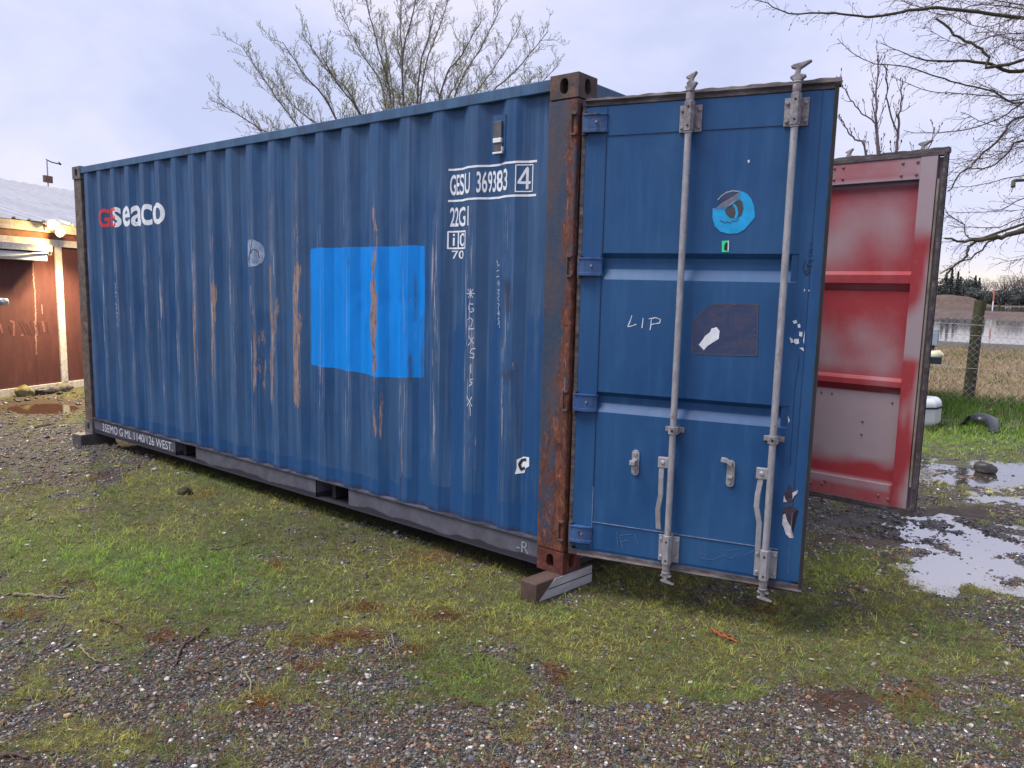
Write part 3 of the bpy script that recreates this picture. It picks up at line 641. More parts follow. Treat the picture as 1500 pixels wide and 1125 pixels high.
        P = [(uh-.002, .040, .665), (uh, .046, .60), (uh+.002, .046, .52), (uh-.010, .040, .44), (uh-.008, .034, .37), (uh-.004, .034, .335)] if r == 0 else [(uh+.004, .040, .665), (uh-.006, .046, .58), (uh-.008, .048, .52), (uh+.010, .046, .44), (uh+.010, .042, .36), (uh+.010, .040, .300)]
        V = []
        for (a, b, c) in P: V += [(a-.013, Y(b), c), (a+.013, Y(b), c), (a+.013, Y(b+.009), c), (a-.013, Y(b+.009), c)]
        n = len(P); hd.add(V, [(4*k+a, 4*k+4+a, 4*k+4+(a+1) % 4, 4*k+(a+1) % 4) for k in range(n-1) for a in range(4)]+[(0, 1, 2, 3), (4*n-1, 4*n-2, 4*n-3, 4*n-4)])
        hd.tube([(uh+.006, Y(.054), .682), (uh+.006, Y(.062), .682)], [.013, .009], 10); hd.build('door_handle', M_GALV, o, .003)
        # handle catch plate
        uc = (.359, .840)[r]; k = MB(); hw = .020; zb, zt = .588, .722; K = 8
        st = [(uc+hw*math.cos(t), zt-hw+hw*math.sin(t)) for t in np.linspace(0, math.pi, K)]+[(uc+hw*math.cos(t), zb+hw+hw*math.sin(t)) for t in np.linspace(math.pi, 2*math.pi, K)]
        k.prism(st, lambda a, b, d_: (a, Y(d_), b), .001, .008)
        k.tube([(uc, Y(.006), zt-.022), (uc, Y(.018), zt-.022)], .010, 10); k.tube([(uc, Y(.006), zb+.020), (uc, Y(.014), zb+.020)], .007, 8)
        if r == 0: k.box(uc-.024, uc+.006, Y(.008), Y(.036), .645, .668); k.box(uc-.012, uc+.012, Y(.006), Y(.026), .665, .676); k.box(uc-.005, uc+.014, Y(.008), Y(.022), .62, .64)
        else:
            k.prism([(uc+.008, zt-.034), (uc+.008, zt-.008), (uc-.020, zt+.010), (uc-.044, zt+.012), (uc-.048, zt-.010), (uc-.018, zt-.014)], lambda a, b, d_: (a, Y(d_), b), .012, .030); k.box(uc-.012, uc+.012, Y(.006), Y(.024), .632, .645)
        k.build('handle_catch', M_GALV, o, .002)
    return o, fr
def m_seam():
    m = Mat('weld_seam_paint', .5); z = m.xyz(2); n = m.noise(40, 4, .7)
    m.col(m.mix(m.math('GREATER_THAN', z, .5), m.ramp(n, (.3, (.06, .10, .20)), (.6, (.20, .24, .34))), (.012, .030, .085))); return m.m
M_SEAM = m_seam()
M_DOOR = m_paint('blue_door_paint', (.015, .066, .18), (.025, .092, .215))
d1, _ = door(False, 'door', M_DOOR, 'blue outer face of the near door with two lock rods')
d1.location = (.005, .03, 0); d1.rotation_euler = (0, 0, DA)
d2, fr2 = door(True, 'door', M_RED, 'red and grey sprayed inner face of the far door')
d2.location = (.005, CW-.03-.05, 0); d2.rotation_euler = (0, 0, DB)
# red spray over grey primer on the inside of the far door
def redmask(v, base=0):
    u, z = v[:, 0], v[:, 2]; g = np.zeros(len(u))
    B = lambda u0, z0, ru, rz, s: s*np.exp(-(((u-u0)/ru)**2+((z-z0)/rz)**2))
    vert = (u > 1.05)
    g = np.where(vert, np.clip(1.0*ss(1.86, 2.02, z+.25*(u-1.1)*0)+ss(1.10, 1.18, z)*(1-ss(1.40, 1.56, z-.9*(u-1.1)))+ss(1.128, 1.165, u+.02*np.sin(z*9))*.9+B(1.09, .78, .03, .09, .6)+B(1.13, .25, .04, .12, .5), 0, 1), g)
    inn = ~vert
    g2 = B(.72, 2.08, .2, .16, .35)+B(.90, 2.0, .13, .24, .6)+B(.60, 1.95, .13, .22, .5)+B(.45, 1.85, .16, .14, .6)+B(.5, 1.2, .12, .15, .7)+B(.75, 1.28, .10, .12, .6)+B(.92, 1.15, .12, .18, .62)+B(.65, 1.08, .25, .07, .5)
    g2 = g2+ss(2.29, 2.33, z)*(.42+.3*ss(.85, 1.0, u)) + .9*((z > 2.27) & (z < 2.305))+(z < .89)*ss(.36, .48, z+.08*(vn(u, z, 1, 8)-.5))*1.05+.75*((z > .245) & (z < .295))+(z > .89)*(z < .93)*.6*ss(.9, 1.03, u)+(z < .25)*.25+B(.8, 1.6, .3, .02, .4)
    return np.where(inn, np.clip(g2, 0, 1), g)
for o in [d2]+fr2: attr(o.data, 'g', redmask(verts(o)))
M_RIV = simple('rivet_paint', (.20, .10, .105), .6).m
rv = MB()
for (u, z) in [(.56, 2.40), (.56, 2.325), (.50, 2.40), (.50, 2.325), (.945, 2.395), (.94, 2.318), (1.036, 2.395), (1.034, 2.318), (.5, .21), (.58, .215), (.60, .24), (.97, .205), (1.035, .19)]:
    rv.tube([(u, -.048, z), (u, -.054, z)], [.011, .006], 8)
rv.build('rivet', M_RIV, d2)
rv = MB()
for (u, z) in [(.51, .86), (.585, .86), (.995, .84), (.81, .69), (.81, .60)]: rv.tube([(u, -.003, z), (u, -.010, z)], [.009, .005], 8)
rv.build('rivet', M_RIV, d2)
# far door inner faces: +y side of the local frame is outside for the flipped door
# brown tape strip on the far door's edge
st = MB().box(1.163, 1.176, -.055, -.049, .30, 2.28, 1, 1, 30); st.build('edge_strip', simple('tan_edge_strip', (.20, .18, .14), .8, 0, .5, 9).m, d2)
# --- marks on the near door
F0 = lambda x: -.0005
def du(px, py):
    h = np.array([.005, .03, 0]); e = np.array([math.cos(DA), math.sin(DA), 0]); n = np.array([math.sin(DA), -math.cos(DA), 0])
    p = onpl(px, py, h, n); return (float((p-h)@e), float(p[2]))
def c4(x, y): return du(800+x/3.309, 80+y/3.309)
def c5(x, y): return du(850+x/2.251, 380+y/2.251)
M_CYAN = simple('cyan_sticker', (.004, .33, .66), .35, 0, .22, 14, .2).m
M_SILV = simple('sticker_backing', (.27, .31, .38), .4, .1, .3, 20, .2).m
M_SRES = simple('sticker_residue', (.035, .050, .10), .5, 0, .3, 20).m  # dark blue of the sticker's torn-off patch and small print
rim = [(808, 745), (806, 790), (818, 832), (845, 858), (885, 869), (930, 866), (962, 848), (1013, 788), (1008, 735), (995, 700), (975, 675), (948, 662), (900, 720), (860, 745)]
outline_patch([c4(*q) for q in rim], F0, M_CYAN, d1, 'round_sticker', .0015)
outline_patch([c4(*q) for q in [(866, 752), (872, 772), (890, 790), (925, 796), (948, 778), (957, 745), (952, 715), (938, 700), (905, 722)]], F0, simple('sticker_dark_print', (.05, .055, .065), .5).m, d1, 'sticker_print', .0026)
strokes([[c4(908, 725), c4(922, 745), c4(926, 770), c4(918, 795)]], .012, M_CYAN, d1, F0, 'sticker_print', .0036)
strokes([[c4(832, 705), c4(850, 685), c4(875, 668), c4(905, 660), c4(940, 664)]], .006, M_SILV, d1, F0, 'sticker_edge', .0018)
outline_patch([c4(*q) for q in [(836, 715), (860, 684), (900, 664), (930, 664), (880, 700)]], F0, M_SRES, d1, 'sticker_residue', .0010)
fl = MB(); P = [c4(814, 752), c4(868, 742), c4(902, 726), c4(930, 700), c4(948, 662), c4(905, 690), c4(862, 715)]; n = len(P)
fl.add([(a, -.004-(.010 if i in (4, 5, 6) else .003), b) for i, (a, b) in enumerate(P)], [tuple(range(n))]); fl.build('sticker_flap', M_SILV, d1)
def wavy(a, b, n, amp): return [(x, y+amp*math.sin(i*2.4)*((i % 3)-1)) for i, (x, y) in enumerate(zip(np.linspace(a[0], b[0], n), np.linspace(a[1], b[1], n)))]
strokes([[c4(845+i*7, 802+((i*5) % 4)*2+6*math.sin(i*.35)), c4(849+i*7, 808+((i*5) % 4)*2+6*math.sin(i*.35))] for i in range(13)], .004, M_SRES, d1, F0, 'sticker_print', .0028)
M_GRN = simple('green_sticker', (.03, .72, .28), .5, 0, .1).m
outline_patch([c4(852, 903), c4(887, 901), c4(887, 957), c4(852, 957)], F0, M_GRN, d1, 'green_sticker', .0015)
outline_patch([c4(863, 945), c4(865, 920), c4(875, 908), c4(881, 912), c4(881, 945), c4(873, 952)], F0, M_DARK, d1, 'sticker_print', .0025)
outline_patch([c4(881, 903), c4(886, 903), c4(886, 945), c4(880, 950), c4(883, 925)], F0, M_WHITE, d1, 'sticker_print', .003)
def m_resid():
    m = Mat('label_residue', .5); n = m.noise(14, 6, .75, dist=1.2)
    c = m.ramp(n, (.30, (.020, .034, .090)), (.52, (.028, .046, .115)), (.58, (.055, .052, .095)), (.66, (.025, .042, .105)))
    m.col(c); return m.m
outline_patch([c5(*q) for q in [(372, 205), (415, 162), (440, 148), (585, 147), (588, 152), (583, 312), (578, 319), (372, 312), (369, 306)]], F0, m_resid(), d1, 'label_residue', .0012)
strokes([[c5(372, 205), c5(415, 160), c5(440, 147), c5(587, 148), c5(582, 318), c5(370, 311), c5(372, 205)], [c5(440, 190), c5(470, 165), c5(500, 150)], [c5(520, 285), c5(560, 255), c5(580, 250)]], .004, simple('residue_edge', (.085, .075, .10), .7).m, d1, F0, 'label_residue_edge', .002, .0006)
outline_patch([c5(*q) for q in [(391, 281), (404, 265), (412, 252), (428, 240), (433, 228), (450, 223), (460, 236), (457, 262), (440, 272), (420, 285), (408, 299)]], F0, M_WHITE, d1, 'torn_label', .0028)
M_CH2 = simple('bright_chalk', (.62, .66, .72), .9, 0, .2, 90).m
strokes([[c5(170, 185), c5(166, 200), c5(157, 222), c5(170, 219), c5(185, 214)], [c5(208, 193), c5(204, 226)], [c5(236, 196), c5(230, 233)], [c5(226, 196), c5(250, 192), c5(265, 198), c5(262, 210), c5(234, 214)]], .0052, M_CH2, d1, F0, jit=.0005)
M_MARK = simple('black_marker', (.010, .014, .03), .7).m
def vw(a, b): return c4(1283+a, 1010+b)
strokes([[c4(1252, 1062), c4(1262, 1048), c4(1280, 1044), c4(1275, 1062), c4(1256, 1070)], [c4(1262, 1030), c4(1290, 1026), c4(1262, 1018)], [c4(1268, 1005), c4(1288, 998), c4(1270, 992)], [c4(1270, 978), c4(1292, 972)], [c4(1270, 965), c4(1292, 958), c4(1272, 948), c4(1294, 942)], [c4(1276, 930), c4(1290, 926), c4(1288, 912), c4(1274, 916)]], .0035, M_MARK, d1, F0, 'marker_writing')
strokes([[c5(742, 2), c5(735, 30), c5(745, 50), c5(758, 40), c5(748, 20)], [c5(752, 15), c5(770, 0)]], .003, M_MARK, d1, F0, 'marker_writing')
strokes([[c5(722, 320), c5(720, 350), c5(712, 390), c5(706, 440), c5(702, 500), c5(700, 560), c5(694, 620), c5(692, 680)]], .0022, M_MARK, d1, F0, 'dark_scratch', jit=.0006)
for k in ([(700, 203), (712, 200), (716, 209), (705, 213)], [(716, 215), (724, 212), (727, 224), (719, 226)], [(690, 256), (700, 262), (704, 272), (695, 276)], [(706, 262), (720, 262), (722, 277), (712, 280), (704, 274)], [(722, 238), (733, 240), (731, 256), (722, 252)], [(738, 96), (742, 101), (738, 107)], [(752, 98), (757, 103), (752, 108)], [(684, 515), (691, 530), (687, 540)], [(735, 268), (741, 232), (738, 280)], [(722, 292), (735, 290), (738, 303)]):
    outline_patch([c5(*q) for q in k], F0, M_CH2, d1, 'paint_chip', .0015)
outline_patch([c4(976, 512), c4(986, 510), c4(988, 520), c4(980, 527)], F0, M_CH2, d1, 'paint_chip', .0015)
M_BRN = simple('dark_scrape', (.045, .030, .045), .8, 0, .5, 60).m
outline_patch([c5(*q) for q in [(690, 740), (697, 752), (699, 765), (716, 760), (712, 772), (704, 782), (700, 800), (686, 802), (672, 798), (672, 775), (682, 762)]], F0, M_BRN, d1, 'scrape', .0012)
outline_patch([c5(*q) for q in [(668, 822), (690, 810), (720, 826), (718, 834), (702, 836), (700, 870), (704, 902), (696, 918), (680, 905), (668, 880), (665, 850)]], F0, M_BRN, d1, 'scrape', .0012)
M_PRM = simple('bare_pale_primer', (.52, .49, .52), .7, 0, .3, 60).m
outline_patch([c5(*q) for q in [(700, 768), (718, 760), (716, 771), (706, 779), (700, 790)]], F0, M_PRM, d1, 'scrape', .0022)
outline_patch([c5(*q) for q in [(668, 842), (676, 838), (682, 860), (694, 880), (696, 912), (705, 918), (690, 918), (678, 905), (672, 885), (666, 872)]], F0, M_PRM, d1, 'scrape', .0022)
outline_patch([c5(*q) for q in [(672, 776), (676, 790), (684, 800), (670, 800)]], F0, M_PRM, d1, 'scrape', .0022)
M_FCH = simple('faint_scratch', (.085, .14, .27), .7).m
strokes([[c5(170, 905), c5(130, 910), c5(140, 955)], [c5(132, 930), c5(160, 925)], [c5(178, 905), c5(192, 940)], [c5(385, 965), c5(420, 975), c5(400, 985), c5(440, 990), c5(470, 975), c5(500, 985), c5(525, 965)], [c5(395, 955), c5(400, 990)], [c5(120, 900), c5(125, 950)], [c5(480, 960), c5(520, 955)], [c5(540, 975), c5(575, 958)]], .003, M_FCH, d1, F0, 'scratch', jit=.0006)
# ================================================================ GROUND
GZ = -.11
def h0(y): return GZ+.0075*np.maximum(0, np.asarray(y, float)-3)
class Ell:
    """patch of ground measured once on the site plan as a world-space ellipse"""
    def __init__(s, px, py, rx, ry, amp=1.):
        z = GZ; c = onz(px, py, z)
        for _ in range(3): z = float(h0(c[1])); c = onz(px, py, z)
        a = onz(px+rx, py, z)[:2]-c[:2]; b = onz(px, py+ry, z)[:2]-c[:2]
        s.c = c[:2]; s.Mi = np.linalg.inv(np.array([a, b]).T); s.amp = amp
    def __call__(s, x, y):
        q = s.Mi @ np.stack([np.ravel(x)-s.c[0], np.ravel(y)-s.c[1]]); return (s.amp*np.exp(-(q**2).sum(0))).reshape(np.shape(x))
    def flat(s, x, y, k=3.):
        q = s.Mi @ np.stack([np.ravel(x)-s.c[0], np.ravel(y)-s.c[1]]); return (1/(1+((q**2).sum(0))**k)).reshape(np.shape(x))
GRASS = [Ell(*a) for a in [(110, 750, 170, 34, .75), (400, 745, 230, 34, .5), (260, 715, 140, 20, .5), (600, 900, 240, 36, .35), (330, 880, 160, 30, .4), (1000, 930, 260, 50, .25), (250, 835, 230, 70, 1.1), (70, 790, 160, 60, .9), (330, 700, 190, 50, .85), (560, 790, 260, 60, .8), (640, 860, 200, 40, .75), (780, 920, 260, 45, .62), (940, 860, 160, 40, .75), (1060, 920, 200, 50, .65), (1280, 900, 150, 60, .9), (1400, 960, 160, 60, .72), (1230, 830, 80, 40, .9), (80, 930, 150, 40, .55),
    (230, 900, 130, 30, .45), (60, 985, 70, 30, .55), (150, 940, 100, 30, .3), (530, 930, 120, 40, .35), (1440, 640, 160, 26, 1.2), (1400, 680, 60, 6, .8), (1430, 738, 90, 6, .8), (700, 985, 90, 25, .4), (880, 1000, 160, 30, .35), (1120, 1000, 150, 30, .4), (60, 620, 60, 8, .5), (600, 1060, 60, 20, .3), (1440, 1060, 80, 30, .3), (970, 975, 80, 25, .3), (430, 900, 90, 24, .45), (120, 1060, 60, 25, .25)]]
GRAV = [Ell(*a) for a in [(700, 1130, 900, 90, .85), (300, 1040, 220, 50, .4), (750, 1010, 120, 18, .3), (1100, 1080, 160, 30, .3), (130, 645, 170, 30, 1.2), (290, 797, 45, 10, .8), (110, 862, 35, 14, .6), (300, 950, 60, 22, .4), (520, 900, 60, 16, .6), (1300, 780, 140, 50, .9), (440, 880, 50, 12, .4), (850, 1040, 200, 30, .4), (200, 930, 60, 20, .4), (1230, 930, 60, 16, .3), (1280, 1080, 200, 40, .4)]]
BRIGHT = [Ell(*a) for a in [(250, 835, 170, 50, 1.), (60, 800, 120, 40, .6), (320, 690, 80, 20, .5), (660, 990, 60, 25, .7), (1440, 640, 160, 28, 1.1), (1230, 830, 60, 40, .5), (800, 890, 60, 30, .4), (1050, 1015, 50, 20, .4)]]
DARK = [Ell(*a) for a in [(480, 790, 140, 36, 1.), (700, 800, 120, 30, .5), (1240, 760, 60, 14, .6)]]
MUD = [Ell(*a) for a in [(1235, 1030, 55, 24, 1.2), (1265, 870, 40, 14, .5), (60, 595, 70, 14, 1.1), (1250, 764, 55, 9, 1.3), (1300, 795, 45, 9, 1.), (1220, 790, 40, 7, .8), (1400, 750, 90, 16, .8), (650, 905, 40, 12, .6)]]
NEED = [Ell(*a) for a in [(460, 942, 50, 14, 1.), (520, 935, 30, 10, 1.), (622, 820, 45, 12, .9), (380, 1030, 22, 16, .7), (530, 890, 45, 12, .8), (655, 906, 40, 9, .7), (405, 830, 14, 8, .7), (1335, 1020, 45, 18, .7), (1125, 886, 20, 9, .8), (240, 935, 26, 12, .5), (605, 955, 25, 10, .4), (100, 850, 40, 12, .35), (1200, 1020, 60, 18, .3), (300, 725, 25, 7, .4), (140, 700, 60, 10, .6), (820, 990, 20, 12, .5), (450, 980, 25, 8, .3), (1300, 560, 1, 1, 0), (30, 900, 26, 12, .5)]]
PUD = [Ell(*a) for a in [(1470, 805, 140, 48), (1420, 832, 90, 26), (1370, 770, 60, 16), (1470, 733, 70, 7), (1450, 692, 110, 18), (1385, 690, 40, 16), (1385, 782, 20, 8)]]
PUDL = [Ell(*a) for a in [(62, 598, 55, 8)]]
def fields(x, y):
    n = fbm(x, y, 0, 1.7, 4); n2 = fbm(x, y, 5, 9, 3)
    g = .22+sum(e(x, y) for e in GRASS)-sum(e(x, y) for e in GRAV)*.9
    d = np.hypot(x-CX, y-CY); g = g+np.where(d > 13, .25, 0)
    n3 = fbm(x, y, 7, 4, 2); g = g+(n-.5)*1.8+(n2-.5)*2.4+(n3-.5)*1.8
    b = sum(e(x, y) for e in BRIGHT); k = sum(e(x, y) for e in DARK); m = sum(e(x, y) for e in MUD)+(n-.5)*.3; nd = sum(e(x, y) for e in NEED)
    return g, b, k, m, nd
def height(x, y):
    z = h0(y)+.014*(fbm(x, y, 2, .8, 3)-.5)+.012*(fbm(x, y, 9, 5, 3)-.5)
    p = np.zeros(np.shape(x))
    for e in PUD: p = np.maximum(p, e.flat(x, y, 1.6))
    z = z-.021*np.clip(p*1.3, 0, 1)+.085*(fbm(x*.8, y, 3, 6.5, 5)-.485)*np.clip(p*2.5, 0, 1)
    q = np.zeros(np.shape(x))
    for e in PUDL: q = np.maximum(q, e.flat(x, y, 1.6))
    z = z-.030*q
    # flooded field behind the fence with its banks
    e = 30.5+2.5*(fbm(x, y, 1, .08, 3)-.5)*2+.08*x*0
    f = ss(0, 6, y-e-.15*(x+4))
    bank = np.exp(-((y-100+.12*(x+17))/7)**2)*(.75+.25*vn(x, y, 0, .05)); far = ss(255, 300, y)
    z = z-.14*f*(1-far)+bank*.62*f+.15*far
    z = z+3.4*ss(1.15, .35, np.hypot((x+54)/12, (y-266)/14))*(1-.25*vn(x, y, 0, .2))
    return z
def axis(lo, hi, st, far):
    a = list(np.arange(lo, hi, st)); k = st; p = hi
    while p < far: k *= 1.16; p += k; a.append(p)
    k = st; p = lo; b = []
    while p > -far: k *= 1.16; p -= k; b.append(p)
    return np.array(b[::-1]+a)
gx = axis(-8.0, 4.5, .035, 1800); gy = axis(-4., 9., .035, 2500)
gy = np.unique(np.concatenate([gy, np.linspace(85, 115, 26), np.linspace(235, 290, 24)])); gx = np.unique(np.concatenate([gx, np.linspace(-90, -30, 30)]))
X, Y = np.meshgrid(gx, gy, indexing='ij'); Z = height(X, Y)
i = (np.arange(len(gx)-1)[:, None]*len(gy)+np.arange(len(gy)-1)[None]).ravel(); F = np.stack([i, i+len(gy), i+len(gy)+1, i+1], 1)
xf, yf = X.ravel(), Y.ravel(); g, b, k, m, nd = fields(xf, yf)
A = np.stack([np.clip(g, 0, 1), np.clip(b, 0, 1), np.clip(m, 0, 1)], 1)
straw = ss(10.6, 11.6, yf)*(1-ss(25, 29, yf+.5*vn(xf, yf, 0, .5)))*(.35+.9*fbm(xf, yf, 3, .6, 3)); bare = ss(30, 34, yf)
wet = np.zeros(len(xf))
for e in PUD: wet = np.maximum(wet, e.flat(xf, yf, 1.1))
A2 = np.stack([np.clip(straw, 0, 1), bare, np.clip(wet+.4*k, 0, 1)], 1)
def m_ground():
    m = Mat('wet_grassy_gravel', .8, 0, .4)
    vc = m.voro(75, 'Color'); vd = m.voro(75, 'Distance'); q = m.n('ShaderNodeSeparateColor'); m.l(vc, q.inputs[0])
    peb = m.ramp(q.outputs[0], (0, (.045, .045, .050)), (.35, (.10, .096, .10)), (.6, (.16, .14, .135)), (.8, (.22, .17, .14)), (.93, (.30, .28, .27)))
    peb = m.mix(m.ramp(vd, (.35, 0), (.6, .85)), peb, (.022, .020, .018))
    soil = m.mix(m.noise(30, 5, .7), (.042, .033, .024), (.12, .088, .064))
    base = m.mix(m.ramp(m.noise(7, 5, .7), (.42, 0), (.6, .7)), peb, soil)
    n1 = m.noise(160, 4, .75); n2 = m.noise(14, 5, .65)
    gr = m.mix(n2, m.ramp(n1, (.3, (.045, .052, .020)), (.6, (.12, .15, .04)), (.8, (.19, .21, .07))), m.ramp(n1, (.3, (.06, .055, .026)), (.6, (.16, .155, .05)), (.8, (.24, .22, .09))))
    gr = m.mix(m.math('MULTIPLY', m.at('a', 1), .6), gr, m.ramp(n1, (.3, (.05, .085, .014)), (.7, (.14, .23, .03))))
    gv = m.math('ADD', m.at('a', 0), m.math('MULTIPLY', m.math('SUBTRACT', m.noise(45, 5, .75), .5), 1.6))
    c = m.mix(m.ramp(gv, (.42, 0), (.66, .8)), base, gr)
    c = m.mix(m.ramp(m.noise(38, 6, .8), (.50, 0), (.60, .65)), c, (.055, .040, .026))
    mud = m.mix(m.noise(12, 5, .7), (.040, .026, .018), (.085, .052, .034))
    c = m.mix(m.ramp(m.math('ADD', m.at('a', 2), m.math('MULTIPLY', m.math('SUBTRACT', m.noise(25, 4, .7), .5), .5)), (.42, 0), (.58, .92)), c, mud)
    st = m.ramp(m.noise(22, 6, .8, (1, .35, 1)), (.3, (.10, .085, .030)), (.5, (.26, .19, .10)), (.7, (.42, .33, .20)))
    c = m.mix(m.ramp(m.at('b', 0), (.3, 0), (.6, 1)), c, st)
    c = m.mix(m.at('b', 1), c, m.ramp(m.noise(.6, 5, .7), (.35, (.075, .048, .036)), (.65, (.14, .095, .07))))
    c = m.mix(m.math('MULTIPLY', m.at('b', 2), .5), c, (.016, .014, .011))
    m.col(c); m.rgh(m.ramp(m.math('ADD', m.at('b', 2), m.math('MULTIPLY', m.noise(9, 4, .6), .6)), (.3, .85), (.9, .38)))
    m.bump(m.math('SUBTRACT', m.noise(120, 5, .8), m.math('MULTIPLY', vd, .8)), .8, .012); return m.m
ground = raw('ground', np.stack([X, Y, Z], -1).reshape(-1, 3), F, m_ground(), None, True, {'a': A, 'b': A2}); ground['kind'] = 'structure'
# water
def m_water(name, c, bump, sc, rough=.03):
    m = Mat(name, rough, 0, .9); m.col(c); m.bump(m.noise(sc, 3, .5), bump, .01); m.b.inputs['IOR'].default_value = 3.6; return m.m
def sheet(name, pts, mat):
    o = MB().add(pts, [tuple(range(len(pts)))]).build(name, mat); o['kind'] = 'structure'; return o
WZ = GZ-.0135
M_PUD = m_water('puddle_water', (.045, .038, .032), .10, 22, .02)
s_ = lambda x0, x1, y0, y1, z=WZ: [(x0, y0, float(h0(y0))-GZ+z), (x1, y0, float(h0(y0))-GZ+z), (x1, y1, float(h0(y1))-GZ+z), (x0, y1, float(h0(y1))-GZ+z)]
sheet('puddle', s_(.45, 4.6, .75, 3.0), M_PUD); sheet('puddle', s_(-.1, 4.6, 3.0, 7.2), M_PUD)
sheet('puddle', s_(-9.95, -7.8, -.3, 2.2, GZ-.0135), m_water('muddy_puddle_water', (.06, .035, .02), .1, 20, .03))
M_FLD = m_water('flood_water', (.10, .085, .085), .035, .8, .05)
sheet('water', s_(-260, 160, 28.5, 262, GZ-.055), M_FLD)
# ---------------------------------------------------------------- pebbles (loose gravel)
phi = (1+5**.5)/2
ICO = np.array([(-1, phi, 0), (1, phi, 0), (-1, -phi, 0), (1, -phi, 0), (0, -1, phi), (0, 1, phi), (0, -1, -phi), (0, 1, -phi), (phi, 0, -1), (phi, 0, 1), (-phi, 0, -1), (-phi, 0, 1)])/math.sqrt(1+phi*phi)
ICF = np.array([(0, 11, 5), (0, 5, 1), (0, 1, 7), (0, 7, 10), (0, 10, 11), (1, 5, 9), (5, 11, 4), (11, 10, 2), (10, 7, 6), (7, 1, 8), (3, 9, 4), (3, 4, 2), (3, 2, 6), (3, 6, 8), (3, 8, 9), (4, 9, 5), (2, 4, 11), (6, 2, 10), (8, 6, 7), (9, 8, 1)])
def scatter(n, p, r0, r1, seed, a0=-46, a1=44):
    rs = np.random.RandomState(seed); q = 2-p; u = rs.rand(n)
    r = (r0**q+u*(r1**q-r0**q))**(1/q) if abs(q) > 1e-6 else r0*(r1/r0)**u
    a = YAW+np.radians(a0+(a1-a0)*rs.rand(n)); return CX+r*np.cos(a), CY+r*np.sin(a), r, rs
def outside(x, y): return ~((x > -6.0) & (x < -.1) & (y > .15) & (y < 2.3)) & ~((x < -9.9) & (y > -2) & ((x+10.13)*-.9+(y-.55)*-.43 > -.05))
def keep_dry(x, y): return np.max([e.flat(x, y, 1.6) for e in PUD], axis=0) < .55
def pebbles():
    x, y, r, rs = scatter(330000, 2.25, 2.1, 15, 5)
    g, b, k, m, nd = fields(x, y); p = np.clip(.98-g*.95, .06, .92); p = np.where(m > .6, p*.15, p)*np.clip(.1+2.2*(fbm(x, y, 6, 2.6, 4)-.12), .25, 1)
    ok = (rs.rand(len(x)) < p) & outside(x, y) & (y < 10.5); x, y, r = x[ok], y[ok], r[ok]; n = len(x)
    s = np.clip(rs.lognormal(math.log(.0037), .50, n), .0018, .015)*np.clip((r/3.6)**.6, .9, 2.4)
    pos = np.stack([x, y, height(x, y)+s*.25], 1)
    ax = s[:, None]*np.stack([1+.5*rs.rand(n), .8+.4*rs.rand(n), .45+.3*rs.rand(n)], 1)
    th = rs.rand(n)*6.283; c, t = np.cos(th), np.sin(th)
    V = ICO[None]*ax[:, None, :]*(1+.16*rs.randn(n, 12, 1)); tl = (rs.rand(n, 1)-.5)*.7
    V[:, :, 2] += V[:, :, 0]*tl
    Vx = V[:, :, 0]*c[:, None]-V[:, :, 1]*t[:, None]; Vy = V[:, :, 0]*t[:, None]+V[:, :, 1]*c[:, None]
    V = np.stack([Vx, Vy, V[:, :, 2]], -1)+pos[:, None]
    F = (ICF[None]+12*np.arange(n)[:, None, None]).reshape(-1, 3)
    pal = 1.7*np.array([(.055, .053, .050), (.092, .088, .082), (.036, .037, .036), (.13, .12, .115), (.17, .155, .15), (.16, .11, .085), (.24, .15, .10), (.30, .28, .26), (.11, .060, .050), (.55, .53, .50), (.30, .19, .10), (.07, .085, .10)])
    pr = np.array([.20, .18, .14, .13, .08, .07, .025, .045, .06, .022, .02, .03]); pr /= pr.sum()
    col = pal[rs.choice(len(pal), n, p=pr)]*(.75+.5*rs.rand(n, 1)); o = raw('gravel', V.reshape(-1, 3), F, m_peb(), None, True, {'c': np.repeat(col, 12, 0)}); o['kind'] = 'stuff'; return n
def m_peb():
    m = Mat('wet_pebbles', .38, 0, .3); m.col(m.mix(m.ramp(m.noise(160, 4, .7), (.35, .45), (.65, 0)), m.at('c'), (.03, .028, .03))); m.rgh(m.ramp(m.noise(6, 3), (.35, .38), (.65, .75))); return m.m
npb = pebbles()
